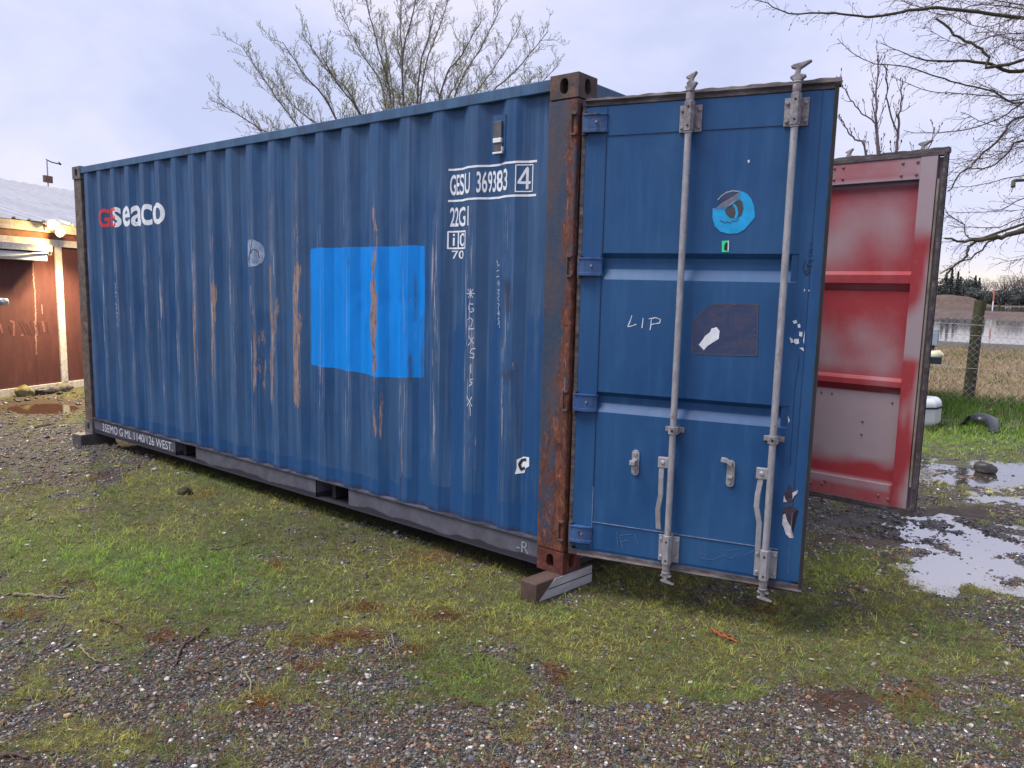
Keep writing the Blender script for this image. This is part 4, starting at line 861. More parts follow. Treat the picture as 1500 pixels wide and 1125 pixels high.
# ---------------------------------------------------------------- grass
def m_grass():
    m = Mat('grass_blade', .6, 0, .25); m.col(m.at('c')); m.b.inputs['Subsurface Weight'].default_value = 0
    tr = m.n('ShaderNodeBsdfTranslucent'); m.l(m.at('c'), tr.inputs[0]); ms = m.n('ShaderNodeMixShader'); ms.inputs[0].default_value = .25
    m.l(m.b.outputs[0], ms.inputs[1]); m.l(tr.outputs[0], ms.inputs[2]); m.l(ms.outputs[0], m.out.inputs[0]); return m.m
M_GRASS = m_grass()
def blades(name, x, y, h, wd, col, rs, lean=.9, z=None, push=None):
    n = len(x); z = height(x, y) if z is None else z; a = rs.rand(n)*6.283; l = lean*rs.rand(n)*h
    d = np.stack([np.cos(a), np.sin(a)], 1); b = rs.rand(n)*6.283; wv = np.stack([np.cos(b), np.sin(b)], 1)*wd[:, None]/2
    P = np.stack([x, y, z-.002], 1); V = np.zeros((n, 5, 3)); V[:, 0] = P; V[:, 1] = P; V[:, 0, :2] += wv; V[:, 1, :2] -= wv
    mid = P.copy(); mid[:, :2] += d*(l*.35)[:, None]; mid[:, 2] += h*.6; V[:, 2] = mid; V[:, 3] = mid; V[:, 2, :2] += wv*.7; V[:, 3, :2] -= wv*.7
    tip = P.copy(); tip[:, :2] += d*l[:, None]+(0 if push is None else push); mid[:, :2] += (0 if push is None else push*.35); V[:, 2, :2] += (0 if push is None else push*.35); V[:, 3, :2] += (0 if push is None else push*.35); tip[:, 2] += h*(1-.25*rs.rand(n)); V[:, 4] = tip
    k = 5*np.arange(n)[:, None]; F = np.concatenate([k+np.array([[0, 1, 3]]), k+np.array([[0, 3, 2]]), k+np.array([[2, 3, 4]])])
    o = raw(name, V.reshape(-1, 3), F, M_GRASS, None, False, {'c': np.repeat(col, 5, 0)}); o['kind'] = 'stuff'; return o
def grass():
    X_, Y_, R_, rs = scatter(125000, 2.0, 2.1, 13.5, 8)
    g, b, k, m, nd = fields(X_, Y_); g = g+(vn(X_, Y_, 3, 26)-.5)*1.1; p = np.clip(g*1.0+.08+.35*b, .14, .96)*(m < .55)
    ok = (rs.rand(len(X_)) < p) & outside(X_, Y_) & keep_dry(X_, Y_); X_, Y_, R_, g, b, k = X_[ok], Y_[ok], R_[ok], g[ok], b[ok], k[ok]; N = len(X_)
    nb = 6; I = np.repeat(np.arange(N), nb); n = len(I); sc_ = np.clip((R_/3.6)**.5, .9, 2.)[I]
    th = rs.rand(n)*6.283; rr = .010*rs.rand(n)**.5*sc_; x = X_[I]+rr*np.cos(th); y = Y_[I]+rr*np.sin(th)
    size = (.4+1.5*rs.rand(N)**2.4)[I]*(1+.35*np.clip(b, 0, 1))[I]
    h = (.009+.018*rs.rand(n))*size*sc_; wd = .0021*sc_*(.6+.7*rs.rand(n))
    out_ = np.stack([np.cos(th), np.sin(th)], 1)
    c1 = np.array([.15, .20, .045]); c2 = np.array([.36, .35, .075]); c3 = np.array([.21, .38, .045]); c5_ = np.array([.20, .105, .05])
    q = np.clip((fbm(X_, Y_, 8, 2.3, 3)-.5)*3+.5, 0, 1)[I][:, None]; t = rs.rand(N)[I][:, None]; col = c1*(1-q)+c2*q; bb = np.clip(b, 0, 1)[I][:, None]; col = col*(1-.75*bb)+c3*.75*bb
    col = np.where(t > .94, c5_, col)*(.50+1.55*rs.rand(N)[I][:, None])*(.7+.6*rs.rand(n, 1))*(1-.35*np.clip(k, 0, 1))[I][:, None]
    blades('grass', x, y, h, wd, col, rs, 1.0, None, out_*(h*1.1)[:, None]); return n
ngr = grass()
def longgrass():
    rs = np.random.RandomState(3); n = 26000; x = -3.2+6.8*rs.rand(n); y = 7.2+4.3*rs.rand(n)**.8
    d = vn(x, y, 0, 2.2); ok = (rs.rand(n) < .35+.65*d) & (y > 7.0+.5*vn(x, 0, 0, 1.5)); x, y, d = x[ok], y[ok], d[ok]; n = len(x)
    h = (.07+.20*rs.rand(n)*np.exp(-((y-10.3)/1.3)**2))*(.5+d); col = np.array([.070, .155, .020])*(.5+1.*rs.rand(n, 1)); col = np.where(rs.rand(n, 1) > .9, np.array([.18, .16, .06]), col)
    blades('long_grass', x, y, h, np.full(n, .008), col, rs, .6)
    n = 30000; x = -7+10.5*rs.rand(n); y = 11.2+16*rs.rand(n)**1.3; h = .05+.10*rs.rand(n); col = np.array([.36, .27, .15])*(.45+1.*rs.rand(n, 1)); gq = (fbm(x, y, 3, .5, 2) > .55) & (rs.rand(n) < .5)
    col = np.where(gq[:, None], np.array([.11, .13, .035]), col); blades('dry_straw', x, y, h, .012+.01*rs.rand(n), col, rs, 2.5)
longgrass()
# fallen pine needles and small litter
def needles():
    rs = np.random.RandomState(21); P0, P1, C = [], [], []
    for e in NEED:
        if e.amp <= 0: continue
        Mf = np.linalg.inv(e.Mi); n = int(55*e.amp+25); area = abs(np.linalg.det(Mf)); n = int(min(420, n+area*2600*e.amp)); th0 = rs.rand()*3.14
        q = rs.randn(n, 2)*.62; c = e.c+q@Mf.T; th = np.where(rs.rand(n) < .65, th0+.35*rs.randn(n), rs.rand(n)*6.28); L_ = .03+.06*rs.rand(n)
        d = np.stack([np.cos(th), np.sin(th)], 1)*L_[:, None]; a = c-d/2; b = c+d/2
        P0.append(np.column_stack([a, height(a[:, 0], a[:, 1])+.004+.010*rs.rand(n)])); P1.append(np.column_stack([b, height(b[:, 0], b[:, 1])+.004+.012*rs.rand(n)]))
        C.append(np.array([.30, .085, .030])*(.35+1.0*rs.rand(n, 1))+np.array([.06, .04, .02])*rs.rand(n, 1))
    x, y, r, _ = scatter(24000, 2., 2.2, 9, 31); ok = outside(x, y) & keep_dry(x, y); x, y = x[ok], y[ok]; n = len(x); th = rs.rand(n)*6.28; L_ = .02+.05*rs.rand(n)
    P0.append(np.column_stack([x, y, height(x, y)+.008])); P1.append(np.column_stack([x+L_*np.cos(th), y+L_*np.sin(th), height(x, y)+.006+.012*rs.rand(n)])); C.append(np.where(rs.rand(n, 1) > .5, np.array([.26, .10, .055]), np.array([.24, .17, .11]))*(.3+1.2*rs.rand(n, 1)))
    segs('pine_needles', np.concatenate(P0), np.concatenate(P1), .0011, .0007, M_GRASS, None, np.concatenate(C))['kind'] = 'stuff'
def segs(name, P0, P1, r0, r1, mat, parent=None, col=None, n=3):
    P0 = np.asarray(P0, float); P1 = np.asarray(P1, float); N = len(P0); t = P1-P0; t /= np.linalg.norm(t, axis=1)[:, None]+1e-9
    ref = np.where(np.abs(t[:, 2:3]) < .9, np.array([[0, 0, 1.]]), np.array([[1., 0, 0]])); x = np.cross(ref, t); x /= np.linalg.norm(x, axis=1)[:, None]+1e-9; y = np.cross(t, x)
    r0 = np.broadcast_to(r0, N)[:, None]; r1 = np.broadcast_to(r1, N)[:, None]; V = np.zeros((N, 2*n, 3))
    for k in range(n):
        a = 2*math.pi*k/n; d = x*math.cos(a)+y*math.sin(a); V[:, k] = P0+d*r0; V[:, n+k] = P1+d*r1
    b = 2*n*np.arange(N)[:, None]; F = np.concatenate([b+np.array([[k, (k+1) % n, n+(k+1) % n, n+k]]) for k in range(n)])
    return raw(name, V.reshape(-1, 3), F, mat, parent, True, {'c': np.repeat(col, 2*n, 0)} if col is not None else None)
needles()
def litter():
    rs = np.random.RandomState(77); x, y, r, _ = scatter(1500, 2., 2.2, 10, 41); ok = outside(x, y) & keep_dry(x, y); x, y = x[ok], y[ok]; n = len(x)
    s = .004+.008*rs.rand(n); th = rs.rand(n)*6.28; z = height(x, y)+.010; V = np.zeros((n, 4, 3))
    for k, (a, b) in enumerate(((1.4, 0), (0, .8), (-1.4, 0), (0, -.8))):
        V[:, k, 0] = x+s*(a*np.cos(th)-b*np.sin(th)); V[:, k, 1] = y+s*(a*np.sin(th)+b*np.cos(th)); V[:, k, 2] = z+.006*(rs.rand(n)-.3)
    pal = np.array([(.50, .49, .44), (.16, .07, .04), (.22, .10, .06), (.40, .30, .16), (.09, .05, .035)]); col = pal[rs.choice(5, n, p=[.30, .25, .2, .1, .15])]
    o = raw('leaf_litter', V.reshape(-1, 3), (4*np.arange(n)[:, None]+np.arange(4)[None]), M_GRASS, None, False, {'c': np.repeat(col, 4, 0)}); o['kind'] = 'stuff'
litter()
# ================================================================ blocks, twigs, stones
M_BLK = simple('stained_timber', (.075, .045, .035), .75, 0, .45, 9, .4, (1, .2, 1)).m
M_BLKW = simple('whitened_timber_face', (.36, .35, .37), .8, 0, .3, 16, .4, (1, .2, 1)).m
M_BLKG = simple('grey_wet_timber', (.085, .08, .08), .7, 0, .35, 9, .4).m
def gsurf(x, y): return float(height(np.array([x]), np.array([y]))[0])
t = empty('timber_block', (-.052, .02, 0), -.07, 'dark timber block with a whitewashed long face under the rusty post by the doors', 'timber block', 'timber blocks under the container')
MB().box(-.062, .052, -.22, .24, -.135, -.0015, 2, 6, 2).build('beam', M_BLK, t, .006)
MB().box(.0525, .056, -.08, .235, -.10, -.004).add([(.0525, -.20, -.10), (.0525, -.08, -.10), (.0525, -.08, -.006), (.056, -.20, -.10), (.056, -.08, -.10), (.056, -.08, -.006)], [(3, 4, 5), (0, 3, 5, 2), (0, 1, 4, 3)]).build('painted_face', M_BLKW, t)
MB().box(.0562, .0572, -.13, .235, -.052, -.047).build('saw_cut', M_DARK, t)
t = empty('timber_block', (-5.95, .02, 0), .12, 'wet grey timber block under the far left corner of the container, nearest the barn', 'timber block', 'timber blocks under the container')
MB().box(-.08, .08, -.15, .20, -.135, -.0015, 2, 6, 2).build('beam', M_BLKG, t, .006)
for i, (px, r) in enumerate([(0, 0), (1, 0)]):
    t = empty('timber_block', ((-.06, -5.97)[i], CW-.06, 0), .05, ('timber block under the rear corner post behind the doors', 'timber block under the rear corner nearest the barn')[i], 'timber block', 'timber blocks under the container')
    MB().box(-.07, .07, -.2, .2, -.14, -.0015).build('beam', M_BLKG, t, .006)
def m_bark(name, a, b, d):
    m = Mat(name, .85, 0, .2); n = m.noise(60, 6, .75, (1, 1, .4)); m.col(m.ramp(n, (.3, a), (.5, b), (.7, d))); m.bump(n, .6, .004); return m.m
M_TW = m_bark('twig_bark', (.045, .028, .024), (.10, .065, .055), (.17, .12, .10)); M_TWP = m_bark('pale_twig_bark', (.12, .095, .06), (.24, .20, .13), (.34, .29, .20))
M_TWR = m_bark('red_bark', (.14, .035, .015), (.28, .085, .035), (.36, .14, .07))
def twig(pix, r, mat, label, name='twig', sub=()):
    def path(pp):
        q = []
        for (px, py) in pp:
            c = onz(px, py, GZ+.01); q.append(Vector((c[0], c[1], gsurf(c[0], c[1])+.010)))
        o = []
        for a, b in zip(q[:-1], q[1:]):
            for k in range(5): p = a.lerp(b, k/5); o.append((p.x, p.y, p.z+.004*math.sin(k+p.x*40)))
        return o+[tuple(q[-1])]
    P = path(pix); b = MB().tube(P, np.linspace(r, r*.45, len(P)), 6)
    for s in sub: Q = path(s); b.tube(Q, np.linspace(r*.6, r*.25, len(Q)), 5)
    tag(b.build(name, mat), label, 'twig')
twig([(20, 872), (45, 871), (70, 874), (102, 875)], .010, M_TWP, 'straight pale stick lying on the grass at the left edge')
twig([(148, 908), (166, 911), (180, 918), (190, 930)], .009, M_TW, 'short curved purple-brown twig on the grass, left of the forked twig')
twig([(304, 921), (285, 935), (268, 946), (262, 958), (257, 974)], .009, M_TW, 'dark forked twig bent like a hook on the gravelly grass', sub=[[(268, 946), (258, 950)], [(285, 933), (250, 948)]])
twig([(272, 977), (290, 983), (310, 985), (328, 989)], .007, M_TW, 'thin reddish twig just below the hooked forked twig')
twig([(118, 948), (126, 958), (138, 966), (150, 970)], .005, M_TWP, 'thin arched pale twig between the left stick and the hooked twig')
twig([(0, 1107), (20, 1106), (42, 1110)], .010, M_TW, 'brown stick on the gravel in the bottom left corner')
twig([(360, 985), (368, 1000), (366, 1015), (372, 1024)], .005, M_TWP, 'small curved twig on gravel above the needle tuft')
twig([(310, 805), (330, 802), (350, 798), (385, 788)], .006, M_TW, 'long thin dark twig in the dark grass beside the bare pebble patch')
twig([(566, 935), (571, 948), (580, 957)], .003, M_TWP, 'thin looped straw stem left of its neighbour, below the orange needles')
twig([(574, 930), (577, 944), (584, 958)], .003, M_TWP, 'thin looped straw stem right of its neighbour, below the orange needles')
twig([(45, 628), (60, 624), (80, 621)], .012, M_TW, 'dark twig on the lit gravel in front of the barn')
twig([(20, 716), (35, 711), (62, 707)], .008, M_TW, 'thin dark stick on the brown needles at the left edge')
twig([(1044, 921), (1054, 928), (1068, 934), (1082, 939)], .011, M_TWR, 'torn strip of red-brown bark lying below the near door', 'bark_strip', sub=[[(1044, 921), (1060, 926), (1078, 933)]])
M_ROCK = simple('grey_rock', (.13, .125, .105), .8, 0, .45, 14, .6).m; M_ROCKG = simple('mossy_rock', (.17, .16, .07), .85, 0, .45, 14, .6).m; M_ROCKD = simple('dark_wet_rock', (.035, .032, .035), .5, 0, .4, 14, .5).m
def rock(px, py, sx, sy, sz, mat, label, rz=0.):
    z = GZ; c = onz(px, py, z); z = float(h0(c[1])); c = onz(px, py, z)
    bm = bmesh.new(); bmesh.ops.create_icosphere(bm, subdivisions=3, radius=1)
    for v in bm.verts:
        n = float(fbm(np.array([v.co.x+px]), np.array([v.co.y]), v.co.z, 1.6, 5)[0]); v.co *= .45+1.1*n; v.co.x *= sx; v.co.y *= sy; v.co.z *= sz
    for f in bm.faces: f.smooth = True
    me = bpy.data.meshes.new('rock'); bm.to_mesh(me); bm.free(); me.materials.append(mat); o = bpy.data.objects.new('rock', me); COL.objects.link(o)
    o.location = (c[0], c[1], gsurf(c[0], c[1])+sz*.5); o.rotation_euler = (0, 0, rz); tag(o, label, 'rock')
rock(37, 580, .13, .11, .10, M_ROCKG, 'yellowish mossy rock at the foot of the barn, leftmost of three')
rock(66, 577, .20, .09, .065, M_ROCKD, 'long dark green flat rock between the two others at the barn foot', 2.0)
rock(92, 573, .15, .11, .085, M_ROCK, 'grey-green rock nearest the container at the barn foot', 2.0)
rock(1443, 690, .10, .08, .07, M_ROCKD, 'dark clod of earth standing in the puddle behind the doors')
rock(88, 578, .05, .04, .03, M_ROCKD, 'small dark stone in front of the grey-green rock by the barn')
rock(271, 724, .055, .045, .035, simple('dark_soil', (.035, .028, .02), .9, 0, .5, 40, .8).m, 'small dark clod of soil on the grass in front of the container')
# ================================================================ BARN
A0 = np.array([-10.14, .55]); BA = math.radians(115.7)
barn = empty('barn', (A0[0], A0[1], 0), BA, 'dark red wooden barn with white trim and a ribbed metal roof behind the container', 'barn')
def m_barn():
    m = Mat('barn_red_siding', .7, 0, .3); st = m.noise(7, 6, .7, (1, 1, .3)); fine = m.noise(140, 4, .6, (1, 1, .3))
    c = m.ramp(st, (.3, (.075, .027, .027)), (.55, (.10, .036, .034)), (.75, (.135, .050, .046))); c = m.mix(m.ramp(fine, (.62, 0), (.7, .4)), c, (.26, .12, .10))
    z = m.xyz(2); m.col(c); m.bump(m.math('ADD', st, m.math('MULTIPLY', fine, .3)), .3, .008); return m.m
M_BARN = m_barn(); M_TRIM = m_cast('weathered_white_trim', (.30, .30, .29), (.52, .51, .50), (.62, .62, .60)); M_BRWN = simple('brown_soffit', (.16, .055, .04), .7, 0, .35, 10).m
M_ROOF = simple('ribbed_metal_roof', (.34, .345, .39), .6, 0, .12, 2.5, .1, (.4, 2, 1)).m
U0, U1 = -5., 9.
MB().box(U0, U1, 0, .12, -.2, 2.30, 60, 1, 10).box(U0, U0+.12, .12, 8, -.2, 2.30).box(U1-.12, U1, .12, 8, -.2, 2.30).box(U0+.12, U1-.12, 7.9, 8, -.2, 2.3).build('wall', M_BARN, barn)
MB().box(U0, U1, -.022, 0, -.15, -.01, 40).build('base_board', M_TRIM, barn, .003)
MB().box(U0, U1, -.030, 0, 2.00, 2.098, 40).build('trim_board', M_TRIM, barn, .003)
MB().box(U0, U1, -.012, 0, 2.10, 2.20, 40).build('soffit_board', M_BRWN, barn)
MB().box(U0, U1, -.050, -.013, 2.195, 2.325, 40).build('fascia', M_TRIM, barn, .003)
for u in (-3.9, -1.45, 1.0, 3.45, 5.9, 8.3): MB().box(u, u+.118, -.026, 0, -.009, 1.999, 1, 1, 16).build('batten', M_TRIM, barn, .003)
V, F = [], []; us = []
for k in range(int((U1-U0)/.25)+1):
    u = U0+k*.25; us += [(u, 0), (u+.17, 0), (u+.19, .028), (u+.23, .028)]
n = len(us)
for (yy, zz) in ((-.14, 2.325), (4., 3.40), (8.1, 2.33)):
    for i, (u, d) in enumerate(us): V.append((u, yy, zz+d+(.006*math.sin(i*1.3) if yy < 0 else 0)))
F = [(r*n+i, r*n+i+1, (r+1)*n+i+1, (r+1)*n+i) for r in range(2) for i in range(n-1)]
V2 = [(a, b, c-.006) for a, b, c in V]
MB().add(V, F).add(V2, [f[::-1] for f in F]).build('roof', M_ROOF, barn)
for yy, s in ((U0, 1), (U1-.1, 1)): MB().prism([(.12, 2.3), (4, 3.36), (7.9, 2.3)], lambda a, b, d: (d, a, b), yy, yy+.1).build('gable', M_BARN, barn)
# worn paint traces on the siding
def bu(px, py):
    d_ = np.array([math.cos(BA), math.sin(BA), 0]); n_ = np.array([-d_[1], d_[0], 0]); A3 = np.array([A0[0], A0[1], 0]); p = onpl(px, py, A3, n_); return (float((p-A3)@d_), float(p[2]))
M_TRC = simple('worn_paint_trace', (.19, .070, .062), .7, 0, .35, 40).m; M_TRD = simple('dark_paint_trace', (.07, .020, .022), .7, 0, .35, 40).m; M_TRP = simple('pale_drip', (.33, .20, .165), .8, 0, .3, 30).m
FB = lambda x: -.0005
strokes([[bu(14, 470), bu(20, 472), bu(20, 492)], [bu(0, 474), bu(3, 488)], [bu(30, 492), bu(34, 490)], [bu(50, 470), bu(54, 492)], [bu(62, 470), bu(65, 486)]], .035, M_TRC, barn, FB, 'paint_trace')
strokes([[bu(13, 476), bu(17, 488)], [bu(28, 470), bu(38, 490)], [bu(33, 470), bu(43, 490)], [bu(39, 474), bu(48, 492)], [bu(44, 470), bu(52, 490)], [bu(56, 472), bu(60, 490)], [bu(68, 472), bu(71, 488)]], .03, M_TRD, barn, FB, 'paint_trace')
strokes([[bu(48, 384), bu(49, 410), bu(51, 425), bu(52, 455), bu(52, 480), bu(53, 520)]], .022, M_TRP, barn, FB, 'paint_trace', jit=.004)
strokes([[bu(61, 446), bu(62, 460)]], .014, M_TRP, barn, FB, 'paint_trace')
strokes([[bu(52, 500), bu(54, 540), bu(55, 560)]], .012, M_TRD, barn, FB, 'paint_trace')
# lamp
lt = empty('floodlight', (A0[0]+.84*math.cos(BA), A0[1]+.84*math.sin(BA), 2.26), BA, 'lit twin floodlight shining under the barn eave beside the container', 'lamp')
M_EM = bpy.data.materials.new('lit_bulb'); M_EM.use_nodes = True; q = M_EM.node_tree.nodes['Principled BSDF']; q.inputs['Emission Color'].default_value = (1, .74, .22, 1); q.inputs['Emission Strength'].default_value = 2.4
MB().box(-.06, .06, .0, .0, 0, 0).box(-.05, .05, -.075, -.052, -.04, .05).tube([(-.03, -.07, .01), (-.04, -.13, .03)], .014, 8).tube([(.03, -.07, .0), (.06, -.13, -.03)], .014, 8).build('lamp_base', M_GRIM, lt)
for (a, c) in ((-.05, .05), (.09, -.05)):
    MB().tube([(a, -.12, c+.01), (a-.004, -.16, c), (a-.008, -.205, c-.01)], [.025, .055, .074], 14).build('lamp_head', M_TRIM, lt)
    MB().tube([(a-.008, -.206, c-.01), (a-.010, -.222, c-.014), (a-.011, -.232, c-.016)], [.072, .062, .02], 14).build('bulb', M_EM, lt)
    d = bpy.data.lights.new('lamp_glow', 'SPOT'); d.energy = 260; d.color = (1, .76, .42); d.shadow_soft_size = .04; d.spot_size = math.radians(165); d.spot_blend = .6
    o = bpy.data.objects.new('lamp_glow', d); COL.objects.link(o); o.parent = lt; o.location = (a-.012, -.50, c-.05); o.rotation_euler = Vector((0, .55, .85)).to_track_quat('Z', 'Y').to_euler()
d = bpy.data.lights.new('lamp_glow', 'POINT'); d.energy = 36; d.color = (1, .62, .20); d.shadow_soft_size = .05
o = bpy.data.objects.new('lamp_glow', d); COL.objects.link(o); o.parent = lt; o.location = (.02, -.30, .0)
# mast on the ridge
dd = np.array([math.cos(BA), math.sin(BA)]); nn_ = np.array([-dd[1], dd[0]]); pr = None
P = atd(72, 297, 16.6)
ms = empty('antenna_mast', (P[0], P[1], 3.25), BA, 'thin mast with a small brown box and a side arm above the barn ridge', 'mast')
g = 16.6/1161
MB().tube([(0, 0, 0), (0, 0, .72)], .012, 8).build('pole', M_GALV, ms)
MB().box(-.10, .10, -.03, .03, .28, .42).build('box', simple('brown_box', (.16, .085, .06), .7).m, ms, .004)
MB().tube([(-.02, 0, .745), (.10, -.02, .71), (.32, -.02, .705)], .012, 8).tube([(.28, -.02, .75), (.33, -.02, .70), (.36, -.02, .71)], [.008, .02, .004], 8).build('arm', M_DARK, ms)
# awning at the left edge
aw = empty('awning', (A0[0], A0[1], 0), BA, 'weathered white wooden awning edge on the barn wall at the far left', 'awning')
MB().box(-2.4, .665, -.30, -.032, 1.905, 1.995, 20).build('top_board', M_TRIM, aw, .004)
MB().box(-2.4, .60, -.27, -.032, 1.775, 1.885, 20).build('lower_board', simple('blue_lit_white_board', (.50, .53, .60), .6, 0, .12).m, aw, .004)  # white board, the bluish light on it put into its colour
MB().tube([(-.3, -.285, 1.79), (.1, -.290, 1.83), (.4, -.290, 1.875), (.6, -.285, 1.885)], .010, 6).build('cable', M_GALV, aw)
MB().box(.60, .68, -.28, -.06, 1.855, 1.90).build('bracket', M_DARK, aw, .004)
# leaning gate end
c0 = onz(0, 620); P1 = atd(1, 442, 10.4); gt = empty('gate_end', (c0[0], c0[1], GZ), 0, 'white leaning gate post with a silver pipe end at the left edge', 'gate')
Bp = np.array([c0[0], c0[1], GZ])
MB().tube([(-.02, -.01, -.05), (-.06, -.07, .55), (-.13, -.17, 1.05), (-.16, -.2, 1.3)], .032, 12).build('post', simple('white_gate_paint', (.62, .65, .74), .5, 0, .12).m, gt)
a_ = atd(-60, 432, 10.3)-Bp; b_ = atd(9, 443, 10.2)-Bp
MB().tube([a_, (a_*.1+b_*.9), b_, b_+(b_-a_)*.02], [.05, .05, .047, .02], 14).build('pipe_rail', simple('bright_pipe', (.5, .52, .54), .3, .7, .1).m, gt)

# ================================================================ FENCE AND FIELD
FY = 10.82
M_FP = m_bark('mossy_fence_post', (.022, .024, .012), (.055, .055, .03), (.10, .095, .055))
def fpost(x, label, top=1.60):
    zb = float(h0(FY)); o = MB().tube([(x, FY, zb-.2), (x+.01, FY, zb+.6), (x+.03, FY, top-.04), (x+.03, FY, top)], [.088, .084, .082, .074], 14).build('fence_post', M_FP)
    tag(o, label, 'fence post', 'wooden fence posts')
fpost(-.06, 'dark mossy round wooden fence post standing behind the wire mesh, right of the doors'); fpost(3.4, 'mossy wooden fence post outside the right edge', 1.58); fpost(-3.6, 'mossy wooden fence post hidden behind the white car', 1.62); fpost(-7.1, 'mossy wooden fence post behind the container', 1.6)
P0, P1 = [], []
y0 = FY-.10; zb = float(h0(FY)); H = 1.42; st = .105; rs = np.random.RandomState(2)
xa, xb = -7.6, 4.2; nrow = int(H/(st/2)); ncol = int((xb-xa)/st)
Pz = lambda r, c: ((xa+c*st+(st/2 if r % 2 else 0))+.006*math.sin(r*1.7+c*.9), y0+.012*math.sin(c*.31+r*.5)+.02*math.sin(c*.11), zb+.04+r*st/2+.012*math.sin(c*.37))
for r in range(nrow-1):
    for c in range(ncol):
        a = Pz(r, c)
        if r % 2 == 0: P0 += [a, a]; P1 += [Pz(r+1, c), Pz(r+1, c-1)]
        else: P0 += [a, a]; P1 += [Pz(r+1, c), Pz(r+1, c+1)]
fm = empty('chain_link_mesh', (0, 0, 0), 0, 'sagging galvanised chain-link mesh running in front of the wooden fence posts', 'wire fence')
segs('mesh_wire', P0, P1, .0024, .0024, M_GALV, fm)
for z in (1.28, 1.10, .55):
    xs = np.linspace(xa, xb, 60); MB().tube([(x, y0-.01, zb+z+.03*math.sin(x*.9+z*3)) for x in xs], .0035, 5).build('strand', M_GALV, fm)
# long plants at post foot are in the grass; far markers
z_ = float(h0(102.8))
t = empty('marker_post', (-14.75, 102.8, z_-.1), 0, 'tall thin white marker post with an orange top standing in the flooded field', 'marker post')
MB().tube([(0, 0, 0), (0, 0, 1.7)], .075, 8).build('pole', M_WHITE, t); MB().tube([(0, 0, 1.7), (0, 0, 3.0)], .09, 8).build('orange_top', simple('orange_plastic', (.50, .13, .08), .6).m, t)
tag(MB().tube([(-15.6, 102.9, z_-.3), (-15.6, 102.9, z_+2.2)], [.20, .17], 8).build('wooden_post', M_FP), 'thick dark post just left of the orange marker in the flooded field', 'post')
tag(MB().tube([(-14.1, 102.9, z_-.3), (-14.1, 102.9, z_+1.3)], [.15, .14], 8).build('wooden_post', M_FP), 'short dark post just right of the orange marker in the flooded field', 'post')
c = atd(1368, 494, 21.)
t = empty('utility_box', (c[0], c[1], float(h0(c[1]))), 0, 'small pale blue-grey box on a post behind the edge of the far door', 'utility box')
zc = c[2]-float(h0(c[1])); MB().box(-.11, .11, -.08, .08, zc-.21, zc+.21).build('cabinet', simple('pale_blue_grey', (.22, .29, .36), .6).m, t, .01); MB().tube([(0, 0, -.1), (0, 0, zc-.2)], .04, 8).build('post', M_FP, t)
# black plastic scrap in the grass
P = [onpl(px, py, (0, 8, GZ+.04), (0, -.0075, 1)) for px, py in [(1409, 624), (1418, 622), (1430, 621), (1442, 622), (1452, 625), (1459, 636)]]
V = []
for k, p in enumerate(P):
    hh = (.06, .12, .15, .15, .13, .05)[k]; w_ = (.06, .10, .12, .14, .16, .10)[k]
    for (dy, dz) in ((-w_, 0.02), (-w_*.6, hh), (0, hh*1.15), (w_, hh*.9)): V.append((p[0]+dy*.3, p[1]+dy, p[2]+dz-.02))
F = [(4*k+j, 4*k+4+j, 4*k+5+j, 4*k+1+j) for k in range(5) for j in range(3)]
o = MB().add(V, F, True).build('plastic_panel', simple('black_plastic', (.022, .023, .028), .35, 0, .3).m); m_ = o.modifiers.new('thick', 'SOLIDIFY'); m_.thickness = .006
tag(o, 'bent black plastic car panel lying in the green grass by the fence', 'plastic scrap')

